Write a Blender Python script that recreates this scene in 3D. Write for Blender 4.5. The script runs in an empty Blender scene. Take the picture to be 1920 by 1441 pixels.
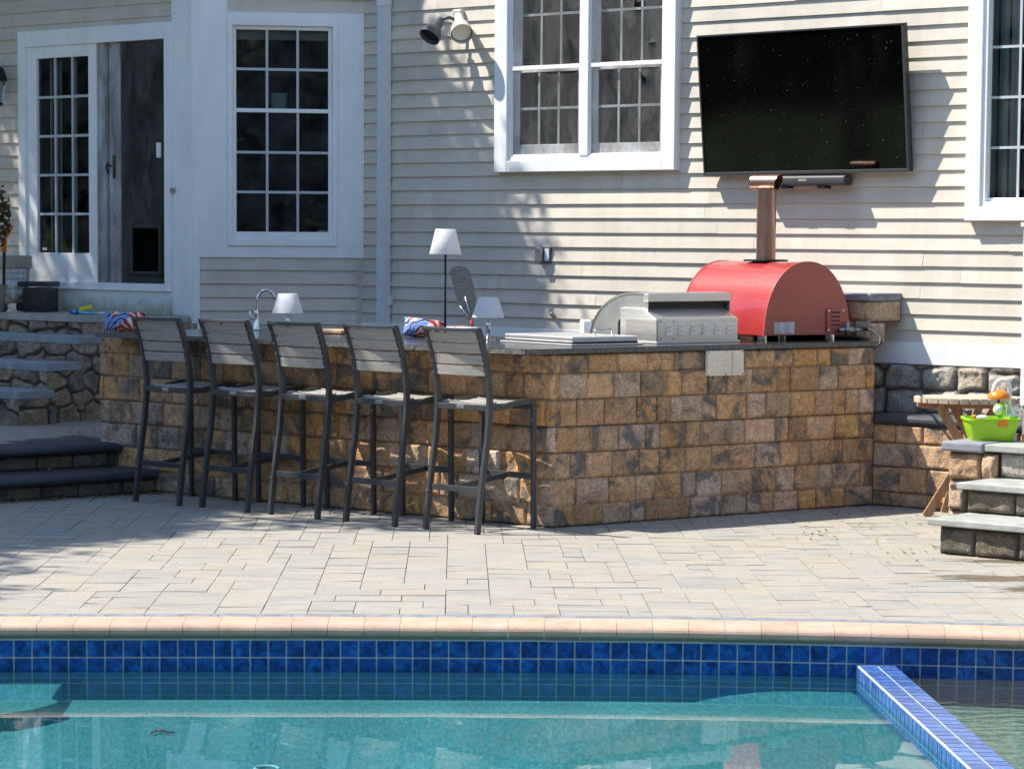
import bpy, bmesh, math, random
import numpy as np
from mathutils import Vector, Matrix, Euler
random.seed(7); RNG = np.random.default_rng(7)
C = bpy.context.scene.collection
# ------------------------------------------------------------------ camera
FPX, CX, CY, KD = 5000.0, 960.0, 850.0, 1.25
CAMZ, PITCH, ROLL = 1.66, math.atan((CY-446)/FPX), 0.007
fwd = Vector((0, math.cos(PITCH), -math.sin(PITCH)))
r0 = Vector((1, 0, 0)); u0 = Vector((0, math.sin(PITCH), math.cos(PITCH)))
cright = r0*math.cos(ROLL) + u0*math.sin(ROLL)
cup = u0*math.cos(ROLL) - r0*math.sin(ROLL)
cam = bpy.data.cameras.new('camera'); camo = bpy.data.objects.new('camera', cam); C.objects.link(camo)
cam.sensor_width = 36; cam.lens = 36*FPX/1920; cam.shift_y = (CY-720.5)/1920; cam.clip_end = 500; cam.clip_start = 0.05
M = Matrix.Identity(4)
for i in range(3):
    M[i][0] = cright[i]; M[i][1] = cup[i]; M[i][2] = -fwd[i]
M.translation = Vector((0, 0, CAMZ)); camo.matrix_world = M
bpy.context.scene.camera = camo
# ------------------------------------------------------------------ light
SUNV = Vector((1.731, -.167, -2.35)).normalized()          # travel direction of sunlight
EL = math.asin(-SUNV.z); AZ = math.atan2(-SUNV.x, -SUNV.y)  # azimuth of the sun, from +Y clockwise
w = bpy.data.worlds.new('World'); bpy.context.scene.world = w; w.use_nodes = True
nt = w.node_tree; bg = nt.nodes['Background']
sky = nt.nodes.new('ShaderNodeTexSky'); sky.sky_type = 'NISHITA'; sky.sun_disc = False
sky.sun_elevation = EL; sky.sun_rotation = AZ; sky.air_density = 1.0; sky.dust_density = 0.2; sky.ozone_density = 1.6
nt.links.new(sky.outputs[0], bg.inputs[0]); bg.inputs[1].default_value = 0.15
sl = bpy.data.lights.new('sun', 'SUN'); sl.energy = 4.7; sl.angle = math.radians(0.55); sl.color = (1, .95, .87)
so = bpy.data.objects.new('sun', sl); C.objects.link(so)
so.rotation_euler = SUNV.to_track_quat('-Z', 'Y').to_euler(); so.location = (-20, 8, 30)
vs = bpy.context.scene.view_settings; vs.view_transform = 'Standard'; vs.look = 'None'; vs.gamma = 1; vs.exposure = 0.88
# ------------------------------------------------------------------ projection of measured photo points onto real planes
def ray(x, y): return fwd + cright*((x-CX)/FPX) - cup*((y-CY)/FPX)
def gnd(x, y, z=0.0):
    d = ray(x, y); t = (z-CAMZ)/d.z; return Vector((d.x*t, d.y*t, z))
def atY(x, y, Y):
    d = ray(x, y); t = Y/d.y; return Vector((d.x*t, Y, CAMZ+d.z*t))
class Plane:
    def __init__(s, P, u, n): s.P = Vector((P[0], P[1], 0)); s.u = Vector((u[0], u[1], 0)).normalized(); s.n = Vector((n[0], n[1], 0)).normalized()
    def at(s, x, y, off=0.0):
        d = ray(x, y); P = s.P + s.n*off
        t = s.n.dot(P-Vector((0, 0, CAMZ)))/s.n.dot(d); q = Vector((0, 0, CAMZ)) + d*t
        return (q-P).dot(s.u), q.z
    def pt(s, u, z, off=0.0):
        q = s.P + s.u*u + s.n*off; return Vector((q.x, q.y, z))
# ------------------------------------------------------------------ materials
MT = {}
def newmat(name):
    m = bpy.data.materials.new(name); m.use_nodes = True; nt = m.node_tree
    b = nt.nodes['Principled BSDF']; MT[name] = m; return m, nt, b
def N(nt, t, **k):
    n = nt.nodes.new(t)
    for a, v in k.items():
        if a.startswith('i_'): n.inputs[a[2:].replace('_', ' ')].default_value = v
        else: setattr(n, a, v)
    return n
def ramp(nt, stops, src, interp='LINEAR'):
    r = nt.nodes.new('ShaderNodeValToRGB'); cr = r.color_ramp; cr.interpolation = interp
    while len(cr.elements) < len(stops): cr.elements.new(0.5)
    for e, (p, c) in zip(cr.elements, stops):
        e.position = p; e.color = (*c, 1) if len(c) == 3 else c
    nt.links.new(src, r.inputs[0]); return r.outputs[0]
def mixc(nt, a, b, fac, mode='MIX'):
    n = nt.nodes.new('ShaderNodeMix'); n.data_type = 'RGBA'; n.blend_type = mode
    for s, v in ((n.inputs[6], a), (n.inputs[7], b), (n.inputs[0], fac)):
        if hasattr(v, 'links'): nt.links.new(v, s)
        else: s.default_value = (*v, 1) if isinstance(v, tuple) and len(v) == 3 else v
    return n.outputs[2]
def coords(nt, scale=(1, 1, 1), rot=(0, 0, 0)):
    tc = nt.nodes.new('ShaderNodeTexCoord'); mp = nt.nodes.new('ShaderNodeMapping')
    mp.inputs['Scale'].default_value = scale; mp.inputs['Rotation'].default_value = rot
    nt.links.new(tc.outputs['Object'], mp.inputs[0]); return mp.outputs[0]
def noise(nt, vec, scale, detail=4, rough=.55, dist=0):
    n = nt.nodes.new('ShaderNodeTexNoise'); n.inputs['Scale'].default_value = scale; n.inputs['Detail'].default_value = detail
    n.inputs['Roughness'].default_value = rough; n.inputs['Distortion'].default_value = dist
    nt.links.new(vec, n.inputs['Vector']); return n.outputs['Fac']
def bump(nt, b, h, strength, dist=0.01):
    n = nt.nodes.new('ShaderNodeBump'); n.inputs['Strength'].default_value = strength; n.inputs['Distance'].default_value = dist
    nt.links.new(h, n.inputs['Height']); nt.links.new(n.outputs[0], b.inputs['Normal'])
def simple(name, col, rough=.5, metal=0, var=.08, nscale=8, bmp=0, bscale=60, stretch=(1, 1, 1), spec=None, coat=0):
    m, nt, b = newmat(name); v = coords(nt, stretch)
    n = noise(nt, v, nscale, 5)
    lo = tuple(c*(1-var) for c in col); hi = tuple(min(1, c*(1+var)) for c in col)
    nt.links.new(ramp(nt, [(.3, lo), (.7, hi)], n), b.inputs['Base Color'])
    b.inputs['Roughness'].default_value = rough; b.inputs['Metallic'].default_value = metal
    if spec is not None: b.inputs['Specular IOR Level'].default_value = spec
    if coat: b.inputs['Coat Weight'].default_value = coat; b.inputs['Coat Roughness'].default_value = .08
    if bmp: bump(nt, b, noise(nt, v, bscale, 3), bmp, .004)
    return m
def attr(nt, name='rnd'):
    a = nt.nodes.new('ShaderNodeAttribute'); a.attribute_name = name; return a
# siding: painted clapboard
m, nt, b = newmat('siding'); v = coords(nt, (1, 1, 5)); a = attr(nt)
n1 = noise(nt, v, 3, 6); base = ramp(nt, [(.3, (.60, .54, .45)), (.7, (.66, .60, .505))], n1)
base = mixc(nt, base, ramp(nt, [(0, (.90, .90, .90)), (1, (1.06, 1.05, 1.03))], a.outputs['Fac']), 1.0, 'MULTIPLY')
n3 = noise(nt, coords(nt), 38, 3, .6)
base = mixc(nt, base, (.30, .27, .22), ramp(nt, [(.74, (0, 0, 0)), (.80, (.6, .6, .6))], n3))
n5 = noise(nt, coords(nt, (1, 1, .25)), 4, 6, .7); base = mixc(nt, base, ramp(nt, [(.35, (.88, .87, .85)), (.6, (1.02, 1.02, 1.02))], n5), 1.0, 'MULTIPLY')
nt.links.new(base, b.inputs['Base Color']); b.inputs['Roughness'].default_value = .62
bump(nt, b, noise(nt, coords(nt, (1, 1, 14)), 14, 5), .25, .004)
m, nt, b = newmat('white_trim'); n1 = noise(nt, coords(nt, (1, 1, .35)), 5, 7, .6)
base = ramp(nt, [(.30, (.76, .76, .745)), (.6, (.85, .85, .84))], n1)
nt.links.new(base, b.inputs['Base Color']); b.inputs['Roughness'].default_value = .5
bump(nt, b, noise(nt, coords(nt), 25, 4), .08, .004)
m, nt, b = newmat('stained_trim'); v = coords(nt); n1 = noise(nt, v, 9, 7, .7)
tc = nt.nodes.new('ShaderNodeTexCoord'); sx = nt.nodes.new('ShaderNodeSeparateXYZ'); nt.links.new(tc.outputs['Object'], sx.inputs[0])
mr = N(nt, 'ShaderNodeMapRange'); nt.links.new(sx.outputs['Z'], mr.inputs[0]); mr.inputs[1].default_value = 1.08; mr.inputs[2].default_value = 1.24; mr.inputs[3].default_value = .42; mr.inputs[4].default_value = -.12
ad = N(nt, 'ShaderNodeMath', operation='ADD'); nt.links.new(n1, ad.inputs[0]); nt.links.new(mr.outputs[0], ad.inputs[1])
nt.links.new(mixc(nt, (.74, .74, .70), (.30, .33, .18), ramp(nt, [(.55, (0, 0, 0)), (.95, (.85, .85, .85))], ad.outputs[0])), b.inputs['Base Color']); b.inputs['Roughness'].default_value = .6
simple('muntin', (.46, .50, .51), .5, var=.05)
simple('downspout_paint', (.72, .73, .73), .4, var=.04)
simple('dark_room', (.018, .020, .022), .9)
simple('curtain', (.60, .66, .62), .8, var=.1)
simple('lock_metal', (.35, .35, .34), .35, .8)
simple('dull_steel', (.46, .465, .43), .45, .75, var=.15, nscale=6)
simple('rubber', (.02, .02, .022), .55)
# window glass: transparent + mirror by fresnel
def glass(name, tint, ior=1.5, extra=0):
    m = bpy.data.materials.new(name); m.use_nodes = True; nt = m.node_tree; nt.nodes.clear(); MT[name] = m
    o = nt.nodes.new('ShaderNodeOutputMaterial'); t = nt.nodes.new('ShaderNodeBsdfTransparent'); t.inputs[0].default_value = (*tint, 1)
    g = nt.nodes.new('ShaderNodeBsdfGlossy'); g.inputs['Roughness'].default_value = .015
    f = nt.nodes.new('ShaderNodeFresnel'); f.inputs[0].default_value = ior; mx = nt.nodes.new('ShaderNodeMixShader')
    nt.links.new(f.outputs[0], mx.inputs[0]); nt.links.new(t.outputs[0], mx.inputs[1]); nt.links.new(g.outputs[0], mx.inputs[2])
    nb = nt.nodes.new('ShaderNodeBump'); nb.inputs['Strength'].default_value = .03; nb.inputs['Distance'].default_value = .01
    nt.links.new(noise(nt, coords(nt), 3, 2), nb.inputs['Height']); nt.links.new(nb.outputs[0], g.inputs['Normal'])
    if extra:
        d = nt.nodes.new('ShaderNodeBsdfDiffuse'); d.inputs[0].default_value = (.30, .30, .29, 1); m2 = nt.nodes.new('ShaderNodeMixShader')
        nt.links.new(ramp(nt, [(.35, (0, 0, 0)), (.75, (extra, extra, extra))], noise(nt, coords(nt), 5, 6, .65)), m2.inputs[0])  # patchy grey veil over the glass, painted to stand for soft reflections
        nt.links.new(mx.outputs[0], m2.inputs[1]); nt.links.new(d.outputs[0], m2.inputs[2]); mx = m2
    nt.links.new(mx.outputs[0], o.inputs[0]); return m
glass('glass', (.62, .68, .68), 1.55, .15); glass('veiled_glass', (.55, .62, .62), 1.5, .14)
# insect screen
m = bpy.data.materials.new('insect_screen'); m.use_nodes = True; nt = m.node_tree; nt.nodes.clear(); MT['insect_screen'] = m
o = nt.nodes.new('ShaderNodeOutputMaterial'); t = nt.nodes.new('ShaderNodeBsdfTransparent'); d = nt.nodes.new('ShaderNodeBsdfDiffuse')
nt.links.new(ramp(nt, [(.32, (.04, .04, .038)), (.68, (.22, .215, .20))], noise(nt, coords(nt), 150, 3, .8)), d.inputs[0])
mx = nt.nodes.new('ShaderNodeMixShader'); nn = noise(nt, coords(nt, (1, 1, .45)), 4.5, 6, .68, .8)
nt.links.new(ramp(nt, [(.36, (.16, .16, .16)), (.66, (.66, .66, .66))], nn), mx.inputs[0])
nt.links.new(t.outputs[0], mx.inputs[1]); nt.links.new(d.outputs[0], mx.inputs[2]); nt.links.new(mx.outputs[0], o.inputs[0])
# split-face block
def blockmat(name, cols, grime=.5, scale=5.0):
    m, nt, b = newmat(name); a = attr(nt); tc = nt.nodes.new('ShaderNodeTexCoord')
    sc = N(nt, 'ShaderNodeVectorMath', operation='SCALE'); cb = N(nt, 'ShaderNodeCombineXYZ')
    for i, k in enumerate((37., 91., 53.)):
        mm = N(nt, 'ShaderNodeMath', operation='MULTIPLY'); mm.inputs[1].default_value = k; nt.links.new(a.outputs['Fac'], mm.inputs[0]); nt.links.new(mm.outputs[0], cb.inputs[i])
    ad = N(nt, 'ShaderNodeVectorMath', operation='ADD'); nt.links.new(tc.outputs['Object'], ad.inputs[0]); nt.links.new(cb.outputs[0], ad.inputs[1])
    n1 = noise(nt, ad.outputs[0], scale, 6, .6, 1.2); c = ramp(nt, cols, n1)
    n2 = noise(nt, tc.outputs['Object'], 75, 4, .7)
    c = mixc(nt, c, ramp(nt, [(.28, (.60, .60, .60)), (.5, (1.08, 1.06, 1.02)), (.75, (1.55, 1.5, 1.42))], n2), 1.0, 'MULTIPLY')
    wn = N(nt, 'ShaderNodeTexWhiteNoise', noise_dimensions='1D'); nt.links.new(a.outputs['Fac'], wn.inputs['W'])
    c = mixc(nt, c, ramp(nt, [(0, (.80, .82, .86)), (.5, (1.05, 1.04, 1.0)), (1, (1.3, 1.2, 1.1))], wn.outputs['Value']), 1.0, 'MULTIPLY')
    w3 = N(nt, 'ShaderNodeTexWhiteNoise', noise_dimensions='1D'); m3 = N(nt, 'ShaderNodeMath', operation='ADD'); m3.inputs[1].default_value = 7.3; nt.links.new(a.outputs['Fac'], m3.inputs[0]); nt.links.new(m3.outputs[0], w3.inputs['W'])
    hs_ = nt.nodes.new('ShaderNodeHueSaturation'); nt.links.new(c, hs_.inputs['Color']); nt.links.new(ramp(nt, [(0, (.62, .62, .62)), (.35, (.9, .9, .9)), (1, (1.1, 1.1, 1.1))], w3.outputs['Value']), hs_.inputs['Saturation']); c = hs_.outputs[0]
    n4 = noise(nt, tc.outputs['Object'], 22, 5, .7, .5)
    c = mixc(nt, c, ramp(nt, [(.32, (.74, .73, .72)), (.5, (1.08, 1.06, 1.03)), (.70, (1.4, 1.34, 1.26))], n4), 1.0, 'MULTIPLY')
    ea = attr(nt, 'edge'); c = mixc(nt, (.035, .03, .027), c, ramp(nt, [(0, (.25, .25, .25)), (.8, (1, 1, 1))], ea.outputs['Fac']))
    nt.links.new(c, b.inputs['Base Color']); b.inputs['Roughness'].default_value = .9; b.inputs['Specular IOR Level'].default_value = .2
    bump(nt, b, noise(nt, tc.outputs['Object'], 70, 6, .75), 1.0, .014); return m
blockmat('block', [(.26, (.15, .14, .125)), (.41, (.215, .185, .155)), (.455, (.44, .27, .15)), (.52, (.54, .335, .185)), (.60, (.57, .36, .20)), (.68, (.52, .38, .25)), (.80, (.42, .34, .28))], scale=3.4)
blockmat('tan_block', [(.30, (.25, .17, .12)), (.45, (.38, .26, .18)), (.60, (.45, .33, .22)), (.75, (.36, .30, .25))])
blockmat('fieldstone', [(.28, (.11, .10, .09)), (.42, (.23, .195, .15)), (.58, (.34, .27, .20)), (.75, (.27, .27, .26))], scale=3)
blockmat('grey_stone', [(.28, (.16, .14, .12)), (.42, (.34, .31, .27)), (.58, (.44, .42, .38)), (.75, (.36, .40, .46))], scale=3)
blockmat('mossy_stone', [(.28, (.07, .07, .055)), (.45, (.14, .13, .10)), (.60, (.20, .18, .14)), (.75, (.26, .24, .19))], scale=4)
simple('bluestone', (.34, .345, .305), .75, var=.22, nscale=9, bmp=.5, bscale=70)
simple('blue_bluestone', (.26, .29, .31), .6, var=.2, nscale=9, bmp=.4, bscale=70)
simple('black_cap', (.045, .048, .055), .6, var=.25, nscale=12, bmp=.4, bscale=90)
simple('grey_cap', (.22, .23, .25), .7, var=.25, nscale=12, bmp=.4, bscale=90)
simple('granite', (.030, .031, .032), .16, var=.5, nscale=180, bmp=.02)
simple('granite_edge', (.12, .115, .10), .7, var=.5, nscale=60, bmp=.9, bscale=50)
# pavers
m, nt, b = newmat('paver'); a = attr(nt); tc = nt.nodes.new('ShaderNodeTexCoord')
cb = N(nt, 'ShaderNodeCombineXYZ'); mm = N(nt, 'ShaderNodeMath', operation='MULTIPLY'); mm.inputs[1].default_value = 50; nt.links.new(a.outputs['Fac'], mm.inputs[0]); nt.links.new(mm.outputs[0], cb.inputs[2]); nt.links.new(mm.outputs[0], cb.inputs[0])
ad = N(nt, 'ShaderNodeVectorMath', operation='ADD'); nt.links.new(tc.outputs['Object'], ad.inputs[0]); nt.links.new(cb.outputs[0], ad.inputs[1])
mp = N(nt, 'ShaderNodeMapping'); mp.inputs['Scale'].default_value = (1, 3.5, 1); nt.links.new(ad.outputs[0], mp.inputs[0])
c = ramp(nt, [(.25, (.24, .235, .215)), (.42, (.32, .30, .262)), (.55, (.36, .335, .285)), (.68, (.37, .315, .258)), (.8, (.285, .285, .275))], noise(nt, mp.outputs[0], 3.2, 6, .62, .7))
wn = N(nt, 'ShaderNodeTexWhiteNoise', noise_dimensions='1D'); nt.links.new(a.outputs['Fac'], wn.inputs['W'])
c = mixc(nt, c, ramp(nt, [(0, (.90, .91, .93)), (.4, (.98, .975, .96)), (.8, (1.0, .98, .94)), (1, (1.0, .94, .88))], wn.outputs['Value']), 1.0, 'MULTIPLY')
c = mixc(nt, c, ramp(nt, [(.3, (.78, .78, .78)), (.55, (1, 1, 1))], noise(nt, tc.outputs['Object'], 60, 4, .7)), 1.0, 'MULTIPLY')
# wet marks near the steps
sp = N(nt, 'ShaderNodeSeparateXYZ'); nt.links.new(tc.outputs['Object'], sp.inputs[0])
def ell(cx, cy, rx, ry, amp=.9):
    mx_ = N(nt, 'ShaderNodeMath', operation='SUBTRACT'); mx_.inputs[1].default_value = cx; nt.links.new(sp.outputs[0], mx_.inputs[0])
    my_ = N(nt, 'ShaderNodeMath', operation='SUBTRACT'); my_.inputs[1].default_value = cy; nt.links.new(sp.outputs[1], my_.inputs[0])
    dx = N(nt, 'ShaderNodeMath', operation='DIVIDE'); dx.inputs[1].default_value = rx; nt.links.new(mx_.outputs[0], dx.inputs[0])
    dy = N(nt, 'ShaderNodeMath', operation='DIVIDE'); dy.inputs[1].default_value = ry; nt.links.new(my_.outputs[0], dy.inputs[0])
    px_ = N(nt, 'ShaderNodeMath', operation='MULTIPLY'); nt.links.new(dx.outputs[0], px_.inputs[0]); nt.links.new(dx.outputs[0], px_.inputs[1])
    py_ = N(nt, 'ShaderNodeMath', operation='MULTIPLY_ADD'); nt.links.new(dy.outputs[0], py_.inputs[0]); nt.links.new(dy.outputs[0], py_.inputs[1]); nt.links.new(px_.outputs[0], py_.inputs[2])
    s_ = N(nt, 'ShaderNodeMath', operation='SUBTRACT'); s_.inputs[0].default_value = 1; nt.links.new(py_.outputs[0], s_.inputs[1])
    return s_.outputs[0]
wet = None
for e_ in (((2.62, 13.8), .50, .13), ((2.45, 13.1), .50, .20), ((2.66, 12.65), .45, .35)):
    o_ = ell(e_[0][0], e_[0][1], e_[1], e_[2])
    if wet is None: wet = o_
    else:
        mxn = N(nt, 'ShaderNodeMath', operation='MAXIMUM'); nt.links.new(wet, mxn.inputs[0]); nt.links.new(o_, mxn.inputs[1]); wet = mxn.outputs[0]
wn2 = noise(nt, coords(nt, (1.3, 5, 1)), 3, 5, .65)
sm = N(nt, 'ShaderNodeMath', operation='MULTIPLY_ADD'); nt.links.new(wn2, sm.inputs[0]); sm.inputs[1].default_value = 2.6; nt.links.new(wet, sm.inputs[2])
wm = ramp(nt, [(.78, (0, 0, 0)), (.86, (1, 1, 1))], (lambda s: (lambda k: (nt.links.new(s, k.inputs[0]), setattr(k.inputs[1], 'default_value', .45), k.outputs[0])[2])(N(nt, 'ShaderNodeMath', operation='MULTIPLY')))(sm.outputs[0]))
c = mixc(nt, c, mixc(nt, c, (.42, .36, .28), 1.0, 'MULTIPLY'), wm)
nt.links.new(c, b.inputs['Base Color']); b.inputs['Roughness'].default_value = .8; b.inputs['Specular IOR Level'].default_value = .3
bump(nt, b, noise(nt, mp.outputs[0], 9, 7, .65), .35, .012)
simple('joint_sand', (.12, .10, .08), .95, var=.4, nscale=20)
simple('border_paver', (.20, .21, .225), .8, var=.3, nscale=14, bmp=.4)
simple('grass_ground', (.05, .09, .025), .9, var=.4, nscale=2)
m, nt, b = newmat('coping'); a = attr(nt); v = coords(nt)
c = ramp(nt, [(.3, (.42, .275, .195)), (.55, (.49, .34, .25)), (.75, (.52, .40, .31))], noise(nt, v, 7, 6, .65))
c = mixc(nt, c, ramp(nt, [(0, (.90, .90, .91)), (.5, (1, 1, 1)), (1, (1.08, 1.02, .97))], a.outputs['Fac']), 1.0, 'MULTIPLY')
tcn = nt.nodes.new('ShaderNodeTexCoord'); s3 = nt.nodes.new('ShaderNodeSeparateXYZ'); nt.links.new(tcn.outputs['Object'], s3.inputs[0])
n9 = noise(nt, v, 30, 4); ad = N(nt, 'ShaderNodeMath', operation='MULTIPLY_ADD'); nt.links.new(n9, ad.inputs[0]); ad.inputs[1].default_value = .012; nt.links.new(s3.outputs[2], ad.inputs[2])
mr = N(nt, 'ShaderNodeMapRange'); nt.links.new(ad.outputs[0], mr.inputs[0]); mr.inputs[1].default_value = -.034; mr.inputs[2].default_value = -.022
c = mixc(nt, (.19, .20, .155), c, mr.outputs[0])  # lower band: greenish stain and mortar, with the bullnose shade in the colour
nt.links.new(c, b.inputs['Base Color']); b.inputs['Roughness'].default_value = .8
bump(nt, b, noise(nt, v, 90, 4, .7), .6, .004)
# pool tile
def tilemat(name, stops, rough=.12, st=(1, 1, 1)):
    m, nt, b = newmat(name); a = attr(nt); tc = nt.nodes.new('ShaderNodeTexCoord')
    cb = N(nt, 'ShaderNodeCombineXYZ'); mm = N(nt, 'ShaderNodeMath', operation='MULTIPLY'); mm.inputs[1].default_value = 40; nt.links.new(a.outputs['Fac'], mm.inputs[0]); nt.links.new(mm.outputs[0], cb.inputs[1])
    ad = N(nt, 'ShaderNodeVectorMath', operation='ADD'); nt.links.new(tc.outputs['Object'], ad.inputs[0]); nt.links.new(cb.outputs[0], ad.inputs[1])
    mp = N(nt, 'ShaderNodeMapping'); mp.inputs['Scale'].default_value = st; nt.links.new(ad.outputs[0], mp.inputs[0])
    c = ramp(nt, stops, noise(nt, mp.outputs[0], 26, 5, .6, .8))
    wn = N(nt, 'ShaderNodeTexWhiteNoise', noise_dimensions='1D'); nt.links.new(a.outputs['Fac'], wn.inputs['W'])
    c = mixc(nt, c, ramp(nt, [(0, (.7, .7, .75)), (1, (1.2, 1.2, 1.15))], wn.outputs['Value']), 1.0, 'MULTIPLY')
    nt.links.new(c, b.inputs['Base Color']); b.inputs['Roughness'].default_value = rough
tilemat('tile', [(.3, (.002, .016, .085)), (.45, (.004, .045, .22)), (.6, (.008, .10, .37)), (.75, (.02, .18, .50))])
tilemat('sky_sheen_tile', [(.3, (.03, .05, .20)), (.5, (.04, .15, .42)), (.62, (.16, .20, .46)), (.8, (.38, .40, .58))], .22, (1, 4, 1))  # spillway tile, purple-blue sky reflection painted into its colour
simple('grout', (.50, .56, .54), .8, var=.1)
m, nt, b = newmat('plaster'); v = coords(nt, (1, .17, 1))
c = ramp(nt, [(.34, (.045, .155, .19)), (.5, (.10, .245, .28)), (.66, (.21, .37, .40))], noise(nt, v, 65, 3, .9))
c = mixc(nt, c, ramp(nt, [(.4, (.86, .86, .86)), (.6, (1.08, 1.1, 1.1))], noise(nt, v, 2.2, 3)), 1.0, 'MULTIPLY')
c = mixc(nt, c, (.55, .80, .80), ramp(nt, [(.73, (0, 0, 0)), (.78, (1, 1, 1))], noise(nt, v, 190, 2, .6)))
nt.links.new(c, b.inputs['Base Color']); b.inputs['Roughness'].default_value = .8
m, nt, b = newmat('pale_plaster'); v = coords(nt, (1, .17, 1))
c = ramp(nt, [(.34, (.045, .15, .17)), (.5, (.085, .215, .235)), (.66, (.18, .33, .34))], noise(nt, v, 65, 3, .9))
nt.links.new(c, b.inputs['Base Color']); b.inputs['Roughness'].default_value = .8
def water(name, bs, bsc, tint=(.78, .93, .92), veil=(.05, .22, .29)):
    m = bpy.data.materials.new(name); m.use_nodes = True; nt = m.node_tree; nt.nodes.clear(); MT[name] = m
    o = nt.nodes.new('ShaderNodeOutputMaterial'); t = nt.nodes.new('ShaderNodeBsdfTransparent'); t.inputs[0].default_value = (*tint, 1)
    g = nt.nodes.new('ShaderNodeBsdfGlossy'); g.inputs['Roughness'].default_value = .01
    f = nt.nodes.new('ShaderNodeFresnel'); f.inputs[0].default_value = 1.42; mx = nt.nodes.new('ShaderNodeMixShader')
    nb = nt.nodes.new('ShaderNodeBump'); nb.inputs['Strength'].default_value = bs; nb.inputs['Distance'].default_value = .02
    nt.links.new(noise(nt, coords(nt, (.6, 1.6, 1)), bsc, 3, .5), nb.inputs['Height']); nt.links.new(nb.outputs[0], g.inputs['Normal']); nt.links.new(nb.outputs[0], f.inputs['Normal'])
    d = nt.nodes.new('ShaderNodeBsdfDiffuse'); d.inputs[0].default_value = (*veil, 1); m2 = nt.nodes.new('ShaderNodeMixShader'); m2.inputs[0].default_value = .11
    nt.links.new(t.outputs[0], m2.inputs[1]); nt.links.new(d.outputs[0], m2.inputs[2])
    nt.links.new(f.outputs[0], mx.inputs[0]); nt.links.new(m2.outputs[0], mx.inputs[1]); nt.links.new(g.outputs[0], mx.inputs[2]); nt.links.new(mx.outputs[0], o.inputs[0])
water('water', .012, 3.0, (.54, .86, .86)); water('spa_water', .35, 11.0, (.78, .80, .70), (.26, .25, .17))
# objects
simple('stool_metal', (.095, .097, .10), .42, .6, var=.1)
m, nt, b = newmat('slat'); v = coords(nt, (1, 12, 22)); 
nt.links.new(ramp(nt, [(.25, (.21, .195, .17)), (.5, (.37, .345, .30)), (.75, (.52, .485, .42))], noise(nt, v, 6, 6, .7)), b.inputs['Base Color']); b.inputs['Roughness'].default_value = .75
bump(nt, b, noise(nt, v, 14, 4), .3, .003)
simple('badge', (.55, .56, .56), .3, .7)
m, nt, b = newmat('steel'); v = coords(nt, (1, 1, 30))
nt.links.new(ramp(nt, [(.3, (.70, .68, .64)), (.7, (.86, .84, .80))], noise(nt, v, 5, 5)), b.inputs['Base Color']); b.inputs['Metallic'].default_value = 1; b.inputs['Roughness'].default_value = .46
bump(nt, b, noise(nt, coords(nt), 5, 3), .1, .006)
simple('louver_plate', (.84, .74, .57), .55, 0, var=.05)
simple('dark_screw_metal', (.12, .115, .10), .6, .4)  # dark metal of the vent and grill screws
m, nt, b = newmat('red_paint'); nt.links.new(ramp(nt, [(.3, (.36, .030, .030)), (.7, (.47, .045, .043))], noise(nt, coords(nt), 4, 6, .6)), b.inputs['Base Color']); b.inputs['Roughness'].default_value = .30
b.inputs['Coat Weight'].default_value = .9; b.inputs['Coat Roughness'].default_value = .12
vo = N(nt, 'ShaderNodeTexVoronoi'); vo.inputs['Scale'].default_value = 190; nt.links.new(coords(nt), vo.inputs['Vector']); bump(nt, b, vo.outputs['Distance'], .55, .002)
simple('brick_red_paint', (.40, .088, .066), .36, var=.05, bmp=.15, bscale=160)
m, nt, b = newmat('copper'); v = coords(nt, (1, 1, .3))
nt.links.new(ramp(nt, [(.3, (.36, .20, .155)), (.7, (.52, .32, .25))], noise(nt, v, 9, 5)), b.inputs['Base Color']); b.inputs['Metallic'].default_value = .9; b.inputs['Roughness'].default_value = .3
simple('label_paper', (.62, .58, .56), .7, var=.05); simple('ink', (.16, .15, .15), .8)
simple('black_plastic', (.018, .019, .02), .4, bmp=.1); simple('charcoal_plastic', (.045, .048, .05), .5, bmp=.2, bscale=200)
m, nt, b = newmat('tv_glass'); b.inputs['Roughness'].default_value = .06; b.inputs['Specular IOR Level'].default_value = .35
n_ = noise(nt, coords(nt), 95, 1, .3); n2_ = noise(nt, coords(nt, (1, 1, .4)), 4, 4)
d1 = ramp(nt, [(.765, (.0015, .0015, .0015)), (.81, (.16, .16, .155))], n_)
nt.links.new(mixc(nt, d1, (.012, .012, .012), ramp(nt, [(.5, (0, 0, 0)), (.8, (.5, .5, .5))], n2_)), b.inputs['Base Color'])
m, nt, b = newmat('lamp_shade'); b.inputs['Base Color'].default_value = (.80, .80, .80, 1); b.inputs['Roughness'].default_value = .6
tr = nt.nodes.new('ShaderNodeBsdfTranslucent'); tr.inputs[0].default_value = (.8, .8, .8, 1); mx = nt.nodes.new('ShaderNodeMixShader'); mx.inputs[0].default_value = .35
nt.links.new(b.outputs[0], mx.inputs[1]); nt.links.new(tr.outputs[0], mx.inputs[2]); nt.links.new(mx.outputs[0], nt.nodes['Material Output'].inputs[0])
simple('chrome', (.75, .74, .72), .2, 1); simple('black_metal', (.015, .015, .017), .4, .3)
simple('bronze_fixture', (.10, .105, .11), .5, .3, var=.15); simple('pale_fixture', (.52, .50, .46), .5, .1)
m, nt, b = newmat('perforated'); v = coords(nt); vo = N(nt, 'ShaderNodeTexVoronoi'); vo.inputs['Scale'].default_value = 130; nt.links.new(v, vo.inputs['Vector'])
nt.links.new(ramp(nt, [(.25, (.05, .05, .045)), (.40, (.29, .275, .23))], vo.outputs['Distance']), b.inputs['Base Color']); b.inputs['Roughness'].default_value = .5; b.inputs['Metallic'].default_value = .3
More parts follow.
